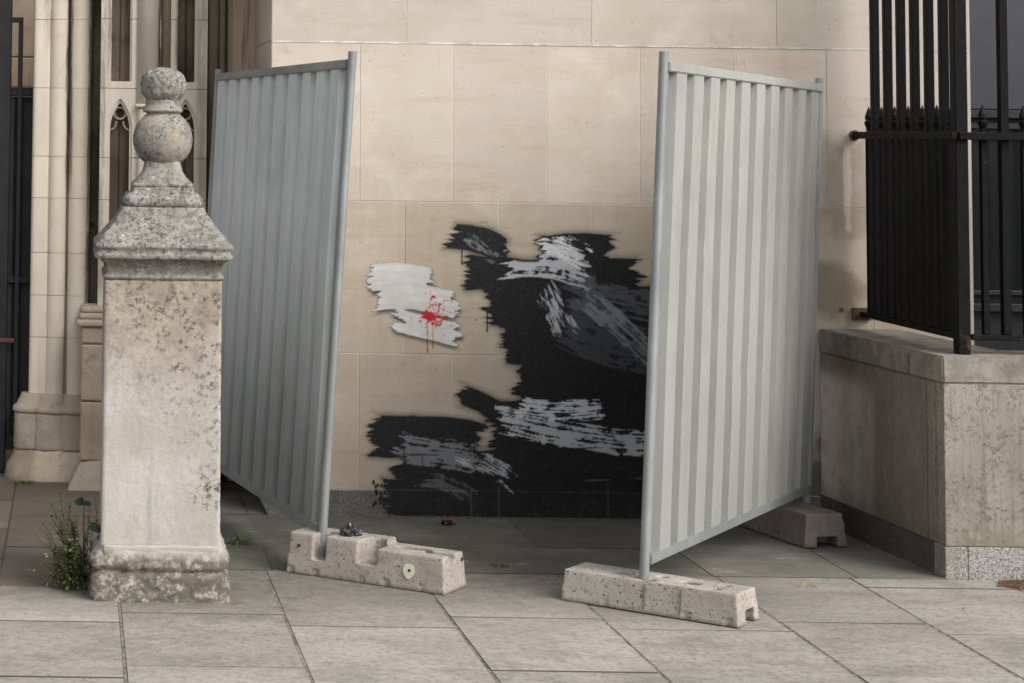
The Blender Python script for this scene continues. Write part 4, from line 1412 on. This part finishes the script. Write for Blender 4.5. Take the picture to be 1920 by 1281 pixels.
R = random.Random(21)
wd = thing('weed', 'tall straggly green and red weed growing at the foot of the gate pillar', 'weed', (0.02, 8.86, 0))
st, fo, rd = bm_new(), bm_new(), bm_new()
for k in range(62):
    x0, y0 = R.gauss(0.012, 0.035), 8.86 + R.gauss(0, 0.03)
    h = abs(R.gauss(0.17, 0.09)) + 0.05
    lx, ly = R.gauss(-0.03, 0.05), R.gauss(0, 0.04)
    pts = [(x0 + lx * t * t + R.gauss(0, 0.002), y0 + ly * t * t, h * t) for t in (0, 0.25, 0.5, 0.75, 1)]
    tube(st, pts, [0.0022, 0.002, 0.0017, 0.0013, 0.0007], 4)
    red = R.random() < 0.25 and x0 > 0
    n = int(h * 150)
    for j in range(n):
        t = R.uniform(0.08, 1.0)
        i = min(3, int(t * 4))
        p = Vector(pts[i]).lerp(Vector(pts[i + 1]), t * 4 - i)
        an = R.uniform(0, 6.28)
        leaf(rd if red and t < 0.75 else fo, p, (math.cos(an), math.sin(an), R.uniform(0.1, 1.0)), R.uniform(0.012, 0.034) * (1.2 - 0.5 * t), R.uniform(0.003, 0.0075), R.uniform(0, 0.6))
for k in range(46):
    an, h = R.uniform(0, 6.28), abs(R.gauss(0.09, 0.07))
    x, y = R.gauss(-0.005, 0.035), 8.86 + R.gauss(0, 0.03)
    ln_ = R.uniform(0.03, 0.065)
    leaf(rd if R.random() < 0.3 else fo, (x, y, h), (math.cos(an), math.sin(an), R.uniform(0.2, 1.2)), ln_, ln_ * R.uniform(0.14, 0.3), R.uniform(0.2, 0.9))
for k in range(60):
    an = R.uniform(0, 6.28)
    leaf(fo, (R.gauss(0.01, 0.045), 8.86 + R.gauss(0, 0.035), R.uniform(0, 0.03)), (math.cos(an), math.sin(an), 0.7), R.uniform(0.02, 0.06), R.uniform(0.003, 0.007), 0.8)
obj('stem', st, M['stem'], wd)
tag(obj('leaves', fo, M['leaf'], wd), kind='stuff')
tag(obj('red_leaves', rd, M['leafred'], wd), kind='stuff')
bm = bm_new()
tube(bm, [(0.045, 8.85, 0), (0.047, 8.85, 0.16), (0.046, 8.84, 0.34)], [0.004, 0.0035, 0.002], 6)
tube(bm, [(0.046, 8.85, 0.20), (0.065, 8.84, 0.245)], 0.0014, 5)
obj('tall_stem', bm, M['leafdark'], wd)
for p, d, l_, w_ in (((0.062, 8.84, 0.243), (0.9, -0.3, 0.25), 0.075, 0.022), ((0.046, 8.84, 0.338), (-0.55, -0.35, 0.5), 0.06, 0.020), ((0.046, 8.84, 0.335), (0.5, -0.3, 0.35), 0.045, 0.014)):
    bm = bm_new()
    leaf(bm, p, d, l_, w_, 0.35, (0.1, -0.9, 0.45))
    obj('large_leaf', bm, M['leafdark'], wd, smooth=True)


def tuft(name, label, cat, x, y, r, h, n, mat, lw=0.003, seed=1):
    q = random.Random(seed)
    bm = bm_new()
    for k in range(n):
        an = q.uniform(0, 6.28)
        rr = r * math.sqrt(q.random())
        leaf(bm, (x + rr * math.cos(an), y + rr * math.sin(an), 0.0), (math.cos(an) * 0.7, math.sin(an) * 0.7, q.uniform(0.2, 1.2)), h * q.uniform(0.4, 1.0), lw * q.uniform(0.6, 1.4), q.uniform(0.2, 0.9))
    return tag(obj(name, bm, mat), label, cat, kind=None)


tuft('weed_tuft', 'small pale green weed sprig in the dark paving behind the gate pillar', 'weed', 0.76, 9.86, 0.03, 0.10, 42, M['leaf'], 0.005, 3)
tuft('weed_tuft', 'low green moss tuft at a paving joint between the two foot blocks', 'weed', 1.86, 9.42, 0.035, 0.03, 40, M['leaf'], 0.004, 4)
tuft('grass_tuft', 'flat tuft of yellowed grass on pale slabs right of the pitted block', 'grass', 3.07, 9.08, 0.045, 0.022, 80, M['straw'], 0.0015, 5)
tuft('weed_tuft', 'green weeds sprouting at the foot of the portal shafts', 'weed', -0.27, 11.40, 0.05, 0.05, 50, M['leaf'], 0.005, 6)
bm = bm_new()
R = random.Random(4)
for k in range(9):
    an = R.uniform(0, 6.28)
    leaf(bm, (1.81 + R.gauss(0, 0.012), 10.40 + R.gauss(0, 0.01), 0.004), (math.cos(an), math.sin(an) * 0.5, R.uniform(0.3, 1.0)), R.uniform(0.04, 0.07), R.uniform(0.012, 0.022), R.uniform(0.3, 1.1))
tag(obj('dry_leaf', bm, M['dry'], smooth=True), 'curled dry brown leaf lying on dark paving before the mural', 'leaf')
PL = ['white petal lying furthest left of the weed on brown stone', 'white petal nearest the left of the weed on brown stone', 'white petal on the pale slab edge below the weed',
      'white petal on the pale slab close to the pillar foot', 'white petal furthest back on the brown stone behind the weed']
for pn, (px, py) in enumerate (((-0.075, 8.96), (-0.040, 8.93), (0.018, 8.80), (0.037, 8.84), (-0.055, 9.16))):
    bm = bm_new()
    an = R.uniform(0, 6.28)
    leaf(bm, (px, py, 0.004), (math.cos(an), math.sin(an), 0.25), 0.020, 0.005, 0.1)
    tag(obj('petal', bm, M['petal']), PL[pn], 'petal', 'white petals by the weed')
# scrap litter along the foot of the wall, leaf mould at the right edge
bm = bm_new()
for k in range(260):
    x = R.uniform(1.3, 3.4)
    y = 10.585 - abs(R.gauss(0, 0.03))
    an = R.uniform(0, 6.28)
    leaf(bm, (x, y, 0.001), (math.cos(an), math.sin(an), R.uniform(0, 0.5)), R.uniform(0.005, 0.02), R.uniform(0.002, 0.005), 0.1)
tag(obj('wall_foot_litter', bm, M['dry']), 'bits of dry leaf litter gathered along the foot of the wall', 'litter', kind='stuff')
bm = bm_new()
res = bmesh.ops.create_grid(bm, x_segments=40, y_segments=24, size=1)
for v in bm.verts:
    x, y = v.co.x, v.co.y
    e = 1 - (x * x + y * y) ** 0.5 + 0.35 * noise.noise(Vector((x * 2.5, y * 2.5, 1)))
    v.co = Vector((4.16 + x * 0.24 + y * 0.05, 9.13 - x * 0.05 + y * 0.09, 0.003 + max(-0.02, min(e, 0.5) * 0.035) + 0.006 * noise.noise(Vector((x * 14, y * 14, 3)))))
tag(obj('leaf_mould', bm, M['mud'], smooth=True), 'brown smear of rotting leaf mould on the pavement below the plinth', 'leaf mould', kind='stuff')
bm = bm_new()
for k in range(40):
    an = R.uniform(0, 6.28)
    leaf(bm, (4.16 + R.gauss(0, 0.10), 9.15 + R.gauss(0, 0.04), 0.012), (math.cos(an), math.sin(an), R.uniform(0, 0.8)), R.uniform(0.01, 0.035), R.uniform(0.004, 0.010), 0.2)
tag(obj('fallen_leaves', bm, M['dry']), 'scattered brown leaves on the leaf mould below the plinth', 'leaves', kind='stuff')
bm = bm_new()
leaf(bm, (3.55, 8.66, 0.004), (1, 0.3, 0.2), 0.03, 0.006, 0.1)
tag(obj('twig_scrap', bm, M['mud']), 'tiny dark leaf scrap alone on a slab before the plinth', 'leaf')
